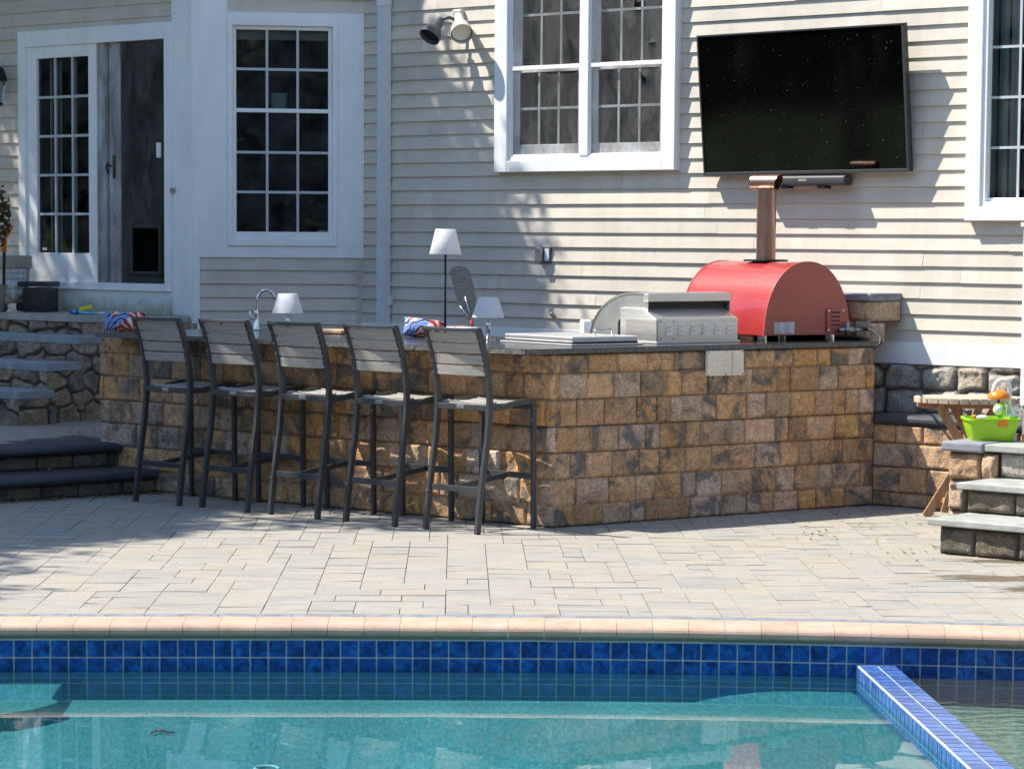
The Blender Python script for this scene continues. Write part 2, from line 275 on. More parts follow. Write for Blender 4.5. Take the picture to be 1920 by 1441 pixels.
def wood(name, lo, hi, st):
    m, nt, b = newmat(name); v = coords(nt, st)
    nt.links.new(ramp(nt, [(.3, lo), (.7, hi)], noise(nt, v, 6, 6, .65)), b.inputs['Base Color']); b.inputs['Roughness'].default_value = .7
    bump(nt, b, noise(nt, v, 16, 4), .3, .003)
wood('table_wood', (.36, .27, .19), (.58, .47, .35), (2, 2, 2)); wood('leg_wood', (.25, .13, .07), (.40, .24, .14), (6, 6, 1)); wood('board_wood', (.42, .25, .15), (.60, .38, .25), (1, 6, 1))
simple('lime_plastic', (.33, .58, .01), .35, var=.03); simple('orange_plastic', (.80, .22, .015), .35, var=.03); simple('white_plastic', (.78, .79, .79), .35, var=.03)
simple('green_plastic', (.25, .60, .05), .35, var=.03); simple('yellow_plastic', (.72, .62, .02), .4); simple('red_plastic', (.55, .03, .02), .4)
simple('beige_plastic', (.36, .33, .28), .6); simple('white_cloth', (.62, .64, .62), .85, var=.15, nscale=20)
simple('orange_cloth', (.75, .20, .02), .8)
# patterned cushion
m, nt, b = newmat('cushion_cloth'); v = coords(nt)
wv = N(nt, 'ShaderNodeTexWave', wave_type='RINGS', rings_direction='SPHERICAL'); wv.inputs['Scale'].default_value = 11; wv.inputs['Distortion'].default_value = 5; wv.inputs['Detail'].default_value = 1; wv.inputs['Detail Scale'].default_value = 1.6
nt.links.new(v, wv.inputs['Vector'])
c1 = ramp(nt, [(0, (.02, .02, .10)), (.3, (.02, .02, .10)), (.36, (.60, .64, .72)), (.55, (.62, .66, .74)), (.62, (.10, .20, .50)), (1, (.12, .26, .60))], wv.outputs['Fac'], 'LINEAR')
c2 = ramp(nt, [(0, (.06, .015, .10)), (.35, (.75, .10, .01)), (.8, (.85, .22, .02)), (1, (.85, .75, .70))], wv.outputs['Fac'])
nt.links.new(mixc(nt, c1, c2, ramp(nt, [(.47, (0, 0, 0)), (.50, (1, 1, 1))], noise(nt, v, 6, 1))), b.inputs['Base Color']); b.inputs['Roughness'].default_value = .85
m, nt, b = newmat('swim_print'); nt.links.new(ramp(nt, [(.42, (.01, .06, .22)), (.5, (.02, .28, .62)), (.58, (.25, .55, .75))], noise(nt, coords(nt), 22, 3)), b.inputs['Base Color'])
simple('bark', (.10, .075, .055), .9, var=.4, nscale=12, bmp=.8, bscale=30)
def leafmat(name, a_, b_):
    m, nt, b = newmat(name); at = attr(nt); nt.links.new(ramp(nt, [(0, a_), (1, b_)], at.outputs['Fac']), b.inputs['Base Color']); b.inputs['Roughness'].default_value = .55
    tr = nt.nodes.new('ShaderNodeBsdfTranslucent'); tr.inputs[0].default_value = (.10, .17, .03, 1); mx = nt.nodes.new('ShaderNodeMixShader'); mx.inputs[0].default_value = .3
    nt.links.new(b.outputs[0], mx.inputs[1]); nt.links.new(tr.outputs[0], mx.inputs[2]); nt.links.new(mx.outputs[0], nt.nodes['Material Output'].inputs[0])
leafmat('leaf', (.025, .055, .012), (.08, .13, .03)); leafmat('dry_leaf', (.16, .07, .02), (.40, .27, .06)); leafmat('red_leaf', (.03, .06, .02), (.20, .05, .03))
# ------------------------------------------------------------------ object helpers
def tag(o, label=None, cat=None, group=None, kind=None):
    if label: o['label'] = label
    if cat: o['category'] = cat
    if group: o['group'] = group
    if kind: o['kind'] = kind
    return o
def thing(name, label, cat, loc=(0, 0, 0), rz=0, group=None):
    o = bpy.data.objects.new(name, None); C.objects.link(o); o.location = loc; o.rotation_euler = (0, 0, rz); o.empty_display_size = .1
    return tag(o, label, cat, group)
def rootof(o):
    while o.parent: o = o.parent
    return o
class MB:
    def __init__(s): s.v = []; s.f = []; s.a = []; s.cur = 0.0
    def add(s, vs, fs):
        k = len(s.v); s.v += [tuple(p) for p in vs]
        for f in fs: s.f.append(tuple(i+k for i in f)); s.a.append(s.cur)
        return s
    def hexa(s, p):   # 8 points: bottom 4, top 4
        return s.add(p, [(0, 3, 2, 1), (4, 5, 6, 7), (0, 1, 5, 4), (1, 2, 6, 5), (2, 3, 7, 6), (3, 0, 4, 7)])
    def pbox(s, pl, a, b, z0, z1, o0, o1):
        p = [pl.pt(a, z0, o0), pl.pt(b, z0, o0), pl.pt(b, z0, o1), pl.pt(a, z0, o1)]
        q = [pl.pt(a, z1, o0), pl.pt(b, z1, o0), pl.pt(b, z1, o1), pl.pt(a, z1, o1)]
        return s.hexa(p+q)
    def box(s, c, sz, rz=0, R=None):
        R = R or Matrix.Rotation(rz, 3, 'Z'); c = Vector(c); h = [x/2 for x in sz]
        return s.hexa([c+R@Vector((x*h[0], y*h[1], z*h[2])) for z in (-1, 1) for x, y in ((-1, -1), (1, -1), (1, 1), (-1, 1))])
    def prism(s, pts, d):   # polygon (3d) swept by vector d
        n = len(pts); d = Vector(d); a = [Vector(p) for p in pts]; b = [p+d for p in a]
        return s.add(a+b, [tuple(range(n-1, -1, -1)), tuple(range(n, 2*n))]+[(i, (i+1) % n, n+(i+1) % n, n+i) for i in range(n)])
    def sweep(s, path, w_, h_, side):
        side = Vector(side).normalized(); P = [Vector(p) for p in path]; rings = []
        for i, p in enumerate(P):
            t = (P[min(i+1, len(P)-1)]-P[max(i-1, 0)]).normalized(); o = t.cross(side).normalized()
            rings.append([p+side*(a*w_/2)+o*(b_*h_/2) for a, b_ in ((-1, -1), (1, -1), (1, 1), (-1, 1))])
        return s.rings(rings)
    def rings(s, R, cap=True):
        n = len(R[0]); vs = [p for r in R for p in r]; fs = []
        for i in range(len(R)-1):
            for j in range(n): fs.append((i*n+j, i*n+(j+1) % n, (i+1)*n+(j+1) % n, (i+1)*n+j))
        if cap: fs += [tuple(range(n-1, -1, -1)), tuple(range((len(R)-1)*n, len(R)*n))]
        return s.add(vs, fs)
    def tube(s, path, r, seg=12, cap=True):
        P = [Vector(p) for p in path]; rs = r if isinstance(r, (list, tuple)) else [r]*len(P); R = []; ref = None
        for i, p in enumerate(P):
            t = (P[min(i+1, len(P)-1)]-P[max(i-1, 0)]).normalized()
            if ref is None: ref = Vector((0, 0, 1)) if abs(t.z) < .9 else Vector((1, 0, 0))
            a = (ref - t*ref.dot(t)).normalized(); b_ = t.cross(a); ref = a
            R.append([p+(a*math.cos(k*2*math.pi/seg)+b_*math.sin(k*2*math.pi/seg))*rs[i] for k in range(seg)])
        return s.rings(R, cap)
    def lathe(s, c, prof, seg=28, axis='z'):
        c = Vector(c); R = [[c+Vector((r*math.cos(k*2*math.pi/seg), r*math.sin(k*2*math.pi/seg), z)) for k in range(seg)] for r, z in prof]
        return s.rings(R)
    def ball(s, c, r, sq=(1, 1, 1), seg=16, rg=10):
        R = []
        for i in range(rg+1):
            th = math.pi*i/rg; rr = max(math.sin(th), .02)
            R.append([Vector(c)+Vector((r*sq[0]*rr*math.cos(k*2*math.pi/seg), r*sq[1]*rr*math.sin(k*2*math.pi/seg), -r*sq[2]*math.cos(th))) for k in range(seg)])
        return s.rings(R)
    def build(s, name, mat, parent=None, bevel=0, smooth=False, local=False, label=None, recalc=True, sub=0):
        me = bpy.data.meshes.new(name); vs = s.v
        if parent is not None and not local:
            L = rootof(parent).location; vs = [(x-L.x, y-L.y, z-L.z) for x, y, z in vs]
        me.from_pydata(vs, [], s.f); at = me.attributes.new('rnd', 'FLOAT', 'FACE'); at.data.foreach_set('value', s.a)
        if recalc:
            bm = bmesh.new(); bm.from_mesh(me); bmesh.ops.recalc_face_normals(bm, faces=bm.faces); bm.to_mesh(me); bm.free()
        me.materials.append(MT[mat] if isinstance(mat, str) else mat)
        if smooth:
            me.shade_smooth()
        o = bpy.data.objects.new(name, me); C.objects.link(o)
        if parent is not None: o.parent = parent
        if label: o['label'] = label
        if bevel:
            bv = o.modifiers.new('b', 'BEVEL'); bv.width = bevel; bv.segments = 2; bv.limit_method = 'ANGLE'; bv.angle_limit = math.radians(35)
        if sub:
            sb = o.modifiers.new('s', 'SUBSURF'); sb.levels = sub; sb.render_levels = sub
        return o
def smooth_angle(o, ang=40):
    me = o.data; me.shade_smooth(); 
    try:
        me.set_sharp_from_angle(angle=math.radians(ang))
    except Exception: pass
    return o
def npmesh(name, V, F, mat, parent=None, vr=None, fr=None, smooth=False):
    me = bpy.data.meshes.new(name); V = np.asarray(V, float)
    if parent is not None: L = rootof(parent).location; V = V-np.array([L.x, L.y, L.z])
    F = np.asarray(F, np.int32); n = F.shape[0]; k = F.shape[1]
    me.vertices.add(len(V)); me.vertices.foreach_set('co', V.astype(np.float32).ravel())
    me.loops.add(n*k); me.loops.foreach_set('vertex_index', F.ravel()); me.polygons.add(n)
    me.polygons.foreach_set('loop_start', np.arange(0, n*k, k, dtype=np.int32)); me.polygons.foreach_set('loop_total', np.full(n, k, np.int32))
    if vr is not None: at = me.attributes.new('rnd', 'FLOAT', 'POINT'); at.data.foreach_set('value', np.asarray(vr, np.float32))
    if fr is not None: at = me.attributes.new('rnd', 'FLOAT', 'FACE'); at.data.foreach_set('value', np.asarray(fr, np.float32))
    me.update(calc_edges=True); me.validate(); me.materials.append(MT[mat]); 
    if smooth: me.shade_smooth()
    o = bpy.data.objects.new(name, me); C.objects.link(o)
    if parent is not None: o.parent = parent
    return o
def vnoise(x, y, seed=0):
    xi = np.floor(x).astype(np.int64); yi = np.floor(y).astype(np.int64); xf = x-xi; yf = y-yi
    xf = xf*xf*(3-2*xf); yf = yf*yf*(3-2*yf)
    def h(a, b_):
        n = (a*374761393 + b_*668265263 + seed*1442695) & 0x7fffffff; n = ((n ^ (n >> 13))*1274126177) & 0x7fffffff; return ((n ^ (n >> 16)) & 0xffff)/65535.0
    return (h(xi, yi)*(1-xf)+h(xi+1, yi)*xf)*(1-yf)+(h(xi, yi+1)*(1-xf)+h(xi+1, yi+1)*xf)*yf
def fbm(x, y, oct=4, seed=0):
    s = 0; a = .5
    for i in range(oct): s = s+a*vnoise(x*2**i, y*2**i, seed+i*17); a *= .55
    return s
def stone_face(name, A, B, z0, z1, mat, parent, rows=None, widths=(.14, .2, .26, .30), amp=.022, res=.0075, field=0, groove=.005, seed=1, out=1, phase=0.):
    """a rough stone wall face from A to B; outward normal = right-hand side of A->B when out=1"""
    A = Vector((A[0], A[1])); B = Vector((B[0], B[1])); L = (B-A).length; t = (B-A)/L; n = Vector((t.y, -t.x))*out
    nu = max(2, int(L/res)+1); nz = max(2, int((z1-z0)/res)+1)
    U, Z = np.meshgrid(np.linspace(0, L, nu), np.linspace(z0, z1, nz)); rg = random.Random(seed)
    rid = np.zeros_like(U); dist = np.full_like(U, 9.0)
    if field:
        # irregular stones: voronoi cells
        pts = []; cz = z0
        while cz < z1:
            hh = field*rg.uniform(.55, 1.1); x = -rg.uniform(0, field)
            while x < L+field:
                ww = field*rg.uniform(.9, 1.9); pts.append((x+ww/2, cz+hh/2+rg.uniform(-.12, .12)*field, rg.random())); x += ww
            cz += hh*.8
        d1 = np.full_like(U, 99.); d2 = np.full_like(U, 99.)
        wu = U+.05*(fbm(U*6, Z*6, 3, seed)-.5); wz = Z+.05*(fbm(U*6+50, Z*6, 3, seed+3)-.5)
        for px_, pz_, r_ in pts:
            d = np.maximum(np.abs(wu-px_)*.72, np.abs(wz-pz_))*.6+.4*np.hypot((wu-px_)*.72, wz-pz_); near = d < d1; d2 = np.where(near, d1, np.minimum(d2, d)); rid = np.where(near, r_, rid); d1 = np.minimum(d1, d)
        dist = (d2-d1)*.7
    else:
        if rows is None: rows = [z0, z1]
        rr = [z0]+[r for r in rows if z0 < r < z1]+[z1]
        for i in range(len(rr)-1):
            m_ = (Z >= rr[i]-1e-6) & (Z <= rr[i+1]+1e-6); x = -rg.uniform(0, .2)+phase
            while x < L:
                ww = rg.choice(widths); mm = m_ & (U >= x) & (U < x+ww+1e-6)
                d = np.minimum(np.minimum(U-x, x+ww-U), np.minimum(Z-rr[i], rr[i+1]-Z)); dist = np.where(mm, d, dist); rid = np.where(mm, rg.random(), rid); x += ww
    edge = np.clip(dist/groove, 0, 1); edge = edge*edge*(3-2*edge)
    sx = U*9+rid*97; rough = fbm(sx, Z*9+rid*31, 5, seed+5)-.25
    ridge = np.abs(fbm(sx*.7+3, Z*5, 4, seed+9)-.45)
    fine = fbm(sx*5, Z*45+rid*31, 3, seed+13)-.4
    soft = np.clip(dist/.015, 0, 1)
    H = edge*(.003+.006*soft+amp*(.35+.65*soft)*(rough*.9+ridge*.9)+amp*.22*fine) - (1-edge)*.005
    if not field: H = np.maximum(H, -.006)
    H = H*np.clip(U/.012, 0, 1)*np.clip((L-U)/.012, 0, 1)
    X = A.x+t.x*U+n.x*H; Y = A.y+t.y*U+n.y*H; V = np.stack([X.ravel(), Y.ravel(), Z.ravel()], 1)
    idx = np.arange(nu*nz).reshape(nz, nu); F = np.stack([idx[:-1, :-1], idx[:-1, 1:], idx[1:, 1:], idx[1:, :-1]], -1).reshape(-1, 4)
    if out < 0: F = F[:, ::-1]
    o = npmesh(name, V, F, mat, parent, vr=rid.ravel()); at = o.data.attributes.new('edge', 'FLOAT', 'POINT'); at.data.foreach_set('value', edge.ravel().astype(np.float32)); return o
# ------------------------------------------------------------------ planes of the place
TP = .68*KD; cu = 1/math.hypot(1, TP); su = TP*cu
UW = Vector((cu, -su)); NW = Vector((-su, -cu))
MAIN = Plane((1.205, 14.6*KD), UW, NW)
uJ, _ = MAIN.at(682, 300); J = MAIN.pt(uJ, 0)
a_ = math.atan2(UW.y, UW.x)+math.radians(50); UB = Vector((math.cos(a_), math.sin(a_)))   # chamfer, left -> right
BAY = Plane((J.x, J.y), UB, Vector((UB.y, -UB.x)))
uK, _ = BAY.at(360, 300); K = BAY.pt(uK, 0)
DOOR = Plane((K.x, K.y), UW, NW)
E1 = Vector((.864, .503)).normalized(); E1M = Vector((-E1.y, E1.x))   # right leg of the bar: along, inward
P1 = gnd(1039, 989); PR = gnd(1634, 946)
E1 = (PR.xy-P1.xy).normalized(); E1M = Vector((-E1.y, E1.x))
WL = Vector((-.7847, .6199)); NL = Vector((-.6199, -.7847))     # left leg: direction to the left, outward normal
# ------------------------------------------------------------------ setting: ground, patio, pool
WZ = -.19
def farY(x): return (9.045-(.012 if x < 0 else .027)*x*x)*KD
PX0, PX1, PY0 = -5.2, 4.6, 4.0
def sheet(name, pts, z, mat):
    mb = MB(); mb.add([(x, y, z) for x, y in pts], [tuple(range(len(pts)))]); o = mb.build(name, mat, recalc=False); o['kind'] = 'structure'; return o
mb = MB(); G = 220
for x0, x1, y0, y1 in ((-G, PX0-.2, -G, G), (PX1+.2, G, -G, G), (PX0-.2, PX1+.2, -G, PY0-.2), (PX0-.2, PX1+.2, 11.5, G)):
    mb.add([(x0, y0, -.03), (x1, y0, -.03), (x1, y1, -.03), (x0, y1, -.03)], [(0, 1, 2, 3)])
tag(mb.build('ground', 'grass_ground', recalc=False), kind='structure')
mb = MB(); mb.add([(-9, 11.4, -.009), (7.5, 11.2, -.009), (7.5, 20.5, -.009), (-9, 22, -.009)], [(0, 1, 2, 3)])
tag(mb.build('patio_base', 'joint_sand', recalc=False), kind='structure')
# pavers: random ashlar on a 15 cm module
def pavers(name, x0, x1, y0, y1, zt, rot, piv, clip=None, seed=3, parent=None, s=.102, lim=None):
    rg = random.Random(seed); nx = int((x1-x0)/s); ny = int((y1-y0)/s); used = np.zeros((nx, ny), bool); mb = MB(); R = Matrix.Rotation(rot, 2)
    sizes = [(2, 3), (2, 2), (2, 2), (3, 2), (2, 1), (2, 1), (3, 1), (1, 2), (1, 1)]
    for j in range(ny):
        for i in range(nx):
            if used[i, j]: continue
            ss = sizes[:]; rg.shuffle(ss); ss.sort(key=lambda q: -q[0]*q[1]*rg.uniform(.4, 1))
            for a, b_ in ss+[(1, 1)]:
                if i+a <= nx and j+b_ <= ny and not used[i:i+a, j:j+b_].any(): break
            else: continue
            used[i:i+a, j:j+b_] = True; g = .0014+rg.uniform(0, .0010)
            dz = [zt+rg.uniform(-.0018, .0018) for _ in range(4)]
            q = [(x0+i*s+g, y0+j*s+g), (x0+(i+a)*s-g, y0+j*s+g), (x0+(i+a)*s-g, y0+(j+b_)*s-g), (x0+i*s+g, y0+(j+b_)*s-g)]
            q = [R@(Vector(p)-Vector(piv))+Vector(piv) for p in q]
            if clip and not all(clip(p.x, p.y) for p in q): continue
            if lim:
                if not any(p.y > lim(p.x) for p in q): continue
                for p in q: p.y = max(p.y, lim(p.x))
            mb.cur = rg.random(); mb.hexa([(p.x, p.y, zt-.02) for p in q]+[(p.x, p.y, z) for p, z in zip(q, dz)])
    return mb.build(name, 'paver', parent, bevel=0)
tag(pavers('patio', -6.2, 6.0, 11.2, 18.6, 0, math.radians(1.2), (0, 11.4), lim=lambda x: farY(x)+.20), kind='structure')
mb = MB()
for i in range(60):
    x0 = -4.8+i*.16; x1 = x0+.157; mb.cur = random.random()
    mb.add([(x0, farY(x0)+.20, .005), (x1, farY(x1)+.20, .005), (x1, farY(x1)+.36, .005), (x0, farY(x0)+.36, .005)], [(0, 1, 2, 3)])
tag(mb.build('patio_border', 'border_paver', recalc=False), kind='structure')
# coping units with a bullnose
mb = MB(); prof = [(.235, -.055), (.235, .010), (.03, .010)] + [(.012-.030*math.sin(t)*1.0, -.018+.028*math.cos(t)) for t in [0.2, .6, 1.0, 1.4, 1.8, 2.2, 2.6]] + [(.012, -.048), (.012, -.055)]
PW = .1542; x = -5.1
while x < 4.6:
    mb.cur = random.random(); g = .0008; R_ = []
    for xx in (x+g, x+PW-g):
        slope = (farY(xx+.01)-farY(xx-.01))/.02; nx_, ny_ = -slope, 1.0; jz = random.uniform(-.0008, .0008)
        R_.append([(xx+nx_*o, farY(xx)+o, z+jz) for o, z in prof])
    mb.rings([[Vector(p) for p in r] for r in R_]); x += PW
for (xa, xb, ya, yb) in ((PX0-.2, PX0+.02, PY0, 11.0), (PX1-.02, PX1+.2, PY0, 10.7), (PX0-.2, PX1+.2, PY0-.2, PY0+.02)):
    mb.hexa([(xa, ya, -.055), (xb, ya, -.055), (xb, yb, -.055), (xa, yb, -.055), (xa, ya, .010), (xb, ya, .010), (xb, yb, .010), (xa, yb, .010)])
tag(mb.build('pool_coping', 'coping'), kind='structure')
mb = MB(); mb.cur = .4
for (xa, xb, ya, yb) in ((-9, PX0-.2, -4, 11.5), (PX1+.2, 9, -4, 11.5), (PX0-.2, PX1+.2, -4, PY0-.2)):
    mb.add([(xa, ya, 0), (xb, ya, 0), (xb, yb, 0), (xa, yb, 0)], [(0, 1, 2, 3)])
tag(mb.build('near_patio', 'paver', recalc=False), kind='structure')
# grout wall, tiles, plaster wall
xs = [-5.2+.0771*i for i in range(128)]; off = .014
mb = MB()
for a, b_ in zip(xs[:-1], xs[1:]):
    mb.add([(a, farY(a)+off, -.30), (b_, farY(b_)+off, -.30), (b_, farY(b_)+off, -.05), (a, farY(a)+off, -.05)], [(0, 1, 2, 3)])
tag(mb.build('tile_grout', 'grout', recalc=False), kind='structure')
mb = MB(); rowsz = [-.0585, -.135, -.2215, -.297]; g = .0030
for a, b_ in zip(xs[:-1], xs[1:]):
    for k in range(3):
        z1_, z0_ = rowsz[k], rowsz[k+1]; mb.cur = random.random(); o = off-.004
        mb.add([(a+g, farY(a+g)+o, z0_+g), (b_-g, farY(b_-g)+o, z0_+g), (b_-g, farY(b_-g)+o, z1_-g), (a+g, farY(a+g)+o, z1_-g)], [(0, 1, 2, 3)])
tag(mb.build('pool_tiles', 'tile', recalc=False), kind='structure')
FL = -.308
mb = MB()
for a, b_ in zip(xs[:-1], xs[1:]):
    mb.add([(a, farY(a)+off+.003, FL-.01), (b_, farY(b_)+off+.003, FL-.01), (b_, farY(b_)+off+.003, -.298), (a, farY(a)+off+.003, -.298)], [(0, 1, 2, 3)])
tag(mb.build('pool_wall', 'pale_plaster', recalc=False), kind='structure')
mb = MB()
for a, b_ in zip(xs[:-1], xs[1:]):
    mb.add([(a, PY0, FL), (b_, PY0, FL), (b_, farY(b_)+off+.001, FL), (a, farY(a)+off+.001, FL)], [(0, 1, 2, 3)])
for (x_, s_) in ((PX0, 1), (PX1, -1)): mb.add([(x_, PY0, FL), (x_, 11.0, FL), (x_, 11.0, -.05), (x_, PY0, -.05)], [(0, 1, 2, 3)])
mb.add([(PX0, PY0, FL), (PX1, PY0, FL), (PX1, PY0, -.05), (PX0, PY0, -.05)], [(0, 1, 2, 3)])
tag(mb.build('pool_floor', 'plaster', recalc=False), kind='structure')
# bench beside the spillway and the spa floor
WA = Vector((1.518*.966, farY(1.46))); 
wl0 = gnd(1612, 1251, -.135); wr0 = gnd(1680, 1249, -.135); wl1 = gnd(1820, 1441, -.135); wr1 = gnd(1904, 1441, -.135)
ext = 1.9
def lext(a, b_, k): return a+(b_-a)*k
wl1, wr1 = lext(wl0, wl1, ext), lext(wr0, wr1, ext)
wl0.y = farY(wl0.x)+.01; wr0.y = farY(wr0.x)+.01
sp_ = [(1.26, farY(1.26)-.003), (wl0.x, farY(wl0.x)-.007), (wl1.x+.02, wl1.y), (-.3, 6.5), (-.12, 8.2), (.06, 9.25), (.27, 10.0), (.45, 10.45), (.62, 10.78), (.78, 11.0), (.90, 11.12), (1.02, 11.2), (1.12, 11.24)]
mb = MB(); mb.prism([(x, y, -.250) for x, y in sp_][::-1], (0, 0, -.075)); tag(mb.build('pool_bench', 'pale_plaster', bevel=.03), kind='structure')
lp = [gnd(x_, y_, -.24) for x_, y_ in ((96, 1309), (112, 1313), (100, 1319), (64, 1328), (0, 1338))]; mb = MB()
mb.prism([(p.x, p.y, -.24) for p in lp]+[(-4.0, lp[-1].y-.5, -.24), (-4.0, farY(-4.0)-.003, -.24), (-3, farY(-3)-.003, -.24), (lp[0].x-.02, farY(lp[0].x)-.003, -.24)], (0, 0, -.09)); tag(mb.build('pool_bench', 'pale_plaster', bevel=.006), kind='structure')
mb = MB(); mb.add([(wr0.x, farY(wr0.x)-.007, -.30), (PX1, 10.6, -.30), (PX1, PY0, -.30), (wr1.x, wr1.y, -.30), ], [(0, 1, 2, 3)])
tag(mb.build('spa_floor', 'pale_plaster', recalc=False), kind='structure')
mb = MB(); mb.add([(PX0, PY0, WZ), (wl1.x, PY0, WZ), (wl1.x, wl1.y, WZ), (wl0.x+.02, farY(wl0.x)+.01, WZ)]+[(x, farY(x)+.01, WZ) for x in (1.0, .5, 0, -.5, -1, -1.5, -2, -2.6, -3.2, -4, PX0)], [tuple(range(15))])
tag(mb.build('water', 'water', recalc=False), kind='structure')
mb = MB(); mb.add([(wr0.x-.02, farY(wr0.x)+.01, WZ+.004), (wr1.x, wr1.y, WZ+.004), (wr1.x, PY0, WZ+.004), (PX1, PY0, WZ+.004), (PX1, farY(PX1)+.01, WZ+.004), (3.5, farY(3.5)+.01, WZ+.004), (2.5, farY(2.5)+.01, WZ+.004)], [tuple(range(7))])
tag(mb.build('spa_water', 'spa_water', recalc=False), kind='structure')
# spillway wall between pool and spa
weir = thing('spillway_wall', 'blue tiled spillway wall running from the pool edge between pool and spa', 'pool wall', (wl0.x, wl0.y, -.4))
mb = MB(); mb.hexa([Vector((p.x, p.y, -.405)) for p in (wl0, wr0, wr1, wl1)]+[Vector((p.x, p.y, -.139)) for p in (wl0, wr0, wr1, wl1)]); mb.build('core', 'grout', weir)
nseg = int((wl0-wl1).length/.0771); mt_ = MB(); ms_ = MB()
for i in range(nseg):
    ta, tb = (i+.05)/nseg, (i+.95)/nseg
    for k in range(2):
        ka, kb = k*.5+.02, k*.5+.48; la, lb = wl0.lerp(wl1, ta), wl0.lerp(wl1, tb); ra, rb = wr0.lerp(wr1, ta), wr0.lerp(wr1, tb)
        q = [la.lerp(ra, ka), lb.lerp(rb, ka), lb.lerp(rb, kb), la.lerp(ra, kb)]; mt_.cur = random.random()
        mt_.add([(p.x, p.y, -.1345) for p in q], [(0, 1, 2, 3)])
    sd = (wl1-wl0).normalized(); nn_ = Vector((sd.y, -sd.x, 0)); 
    if nn_.x > 0: nn_ = -nn_
    for z0_, z1_ in ((-.208, -.142), (-.285, -.214)):
        a, b_ = wl0.lerp(wl1, ta)+nn_*.004, wl0.lerp(wl1, tb)+nn_*.004; ms_.cur = random.random()
        ms_.add([(a.x, a.y, z0_), (b_.x, b_.y, z0_), (b_.x, b_.y, z1_), (a.x, a.y, z1_)], [(0, 1, 2, 3)])
mt_.build('top_tiles', 'sky_sheen_tile', weir, recalc=False); ms_.build('side_tiles', 'sky_sheen_tile', weir, recalc=False)
# ------------------------------------------------------------------ HOUSE
house = thing('house', 'beige clapboard house with white trimmed windows behind the patio', 'house', (J.x, J.y, 0))
def siding(name, pl, ua, ub, z0, z1, openings, phase=1.091, pitch=.1016, seed=1, lip=.0175):
    rg = random.Random(seed); mb = MB(); k0 = math.floor((z0-phase)/pitch)
    k = k0
    while phase+k*pitch < z1:
        a, b_ = max(z0, phase+k*pitch), min(z1, phase+(k+1)*pitch+.004); k += 1
        if b_-a < .02: continue
        iv = [(ua, ub)]; extra = []
        for (o0, o1, y0, y1) in openings:
            if b_ <= y0+.002 or a >= y1-.002: continue
            if a < y0-.012: extra.append((o0, o1, a, y0))
            if b_ > y1+.012: extra.append((o0, o1, y1, b_))
            nv = []
            for s_, e_ in iv:
                if o1 <= s_ or o0 >= e_: nv.append((s_, e_)); continue
                if s_ < o0: nv.append((s_, o0))
                if o1 < e_: nv.append((o1, e_))
            iv = nv
        extra = [(max(x0_, ua), min(x1_, ub), y0_, y1_) for x0_, x1_, y0_, y1_ in extra]
        for s_, e_, a, b_ in [(p_, q_, a, b_) for p_, q_ in iv]+extra:
            cuts = [s_]; x = s_+rg.uniform(.5, 3.4)
            while x < e_-.25: cuts.append(x); x += rg.uniform(1.6, 3.6)
            cuts.append(e_)
            for c0, c1 in zip(cuts[:-1], cuts[1:]):
                g = .0009; mb.cur = rg.random(); dz = rg.uniform(-.0015, .0015); l_ = lip+rg.uniform(-.0012, .002); c0_ = c0+(g if c0 != s_ else 0); c1_ = c1-(g if c1 != e_ else 0)
                nseg = max(1, int((c1_-c0_)/.35)); us = [c0_+(c1_-c0_)*i/nseg for i in range(nseg+1)]
                wob = [rg.uniform(-.0010, .0010) for _ in us]
                for i in range(nseg):
                    p = [pl.pt(us[i], a+dz+wob[i], 0), pl.pt(us[i+1], a+dz+wob[i+1], 0), pl.pt(us[i+1], a+dz+wob[i+1], l_), pl.pt(us[i], a+dz+wob[i], l_)]
                    q = [pl.pt(us[i], b_, 0), pl.pt(us[i+1], b_, 0), pl.pt(us[i+1], b_, .002), pl.pt(us[i], b_, .002)]
                    mb.add(p+q, [(0, 3, 2, 1), (3, 2, 6, 7)]+([(0, 4, 7, 3)] if i == 0 else [])+([(1, 2, 6, 5)] if i == nseg-1 else []))
    return mb.build(name, 'siding', house, recalc=False)
def rect(pl, x0, y0, x1, y1, off=0):   # px rect -> (u0,u1,z0,z1), sampled at mid height/width
    xm, ym = (x0+x1)/2, (y0+y1)/2
    return pl.at(x0, ym, off)[0], pl.at(x1, ym, off)[0], pl.at(xm, y1, off)[1], pl.at(xm, y0, off)[1]
def backing(name, pl, ua, ub, z0, z1, openings, o=-.012):
    us = sorted({ua, ub, *[x for q in openings for x in q[:2] if ua < x < ub]}); zs = sorted({z0, z1, *[x for q in openings for x in q[2:] if z0 < x < z1]}); mb = MB()
    for a, b_ in zip(us[:-1], us[1:]):
        for c_, d_ in zip(zs[:-1], zs[1:]):
            m_, n_ = (a+b_)/2, (c_+d_)/2
            if any(q[0] < m_ < q[1] and q[2] < n_ < q[3] for q in openings): continue
            mb.pbox(pl, a, b_, c_, d_, o-.1, o)
    return mb.build(name, 'dark_room', house)
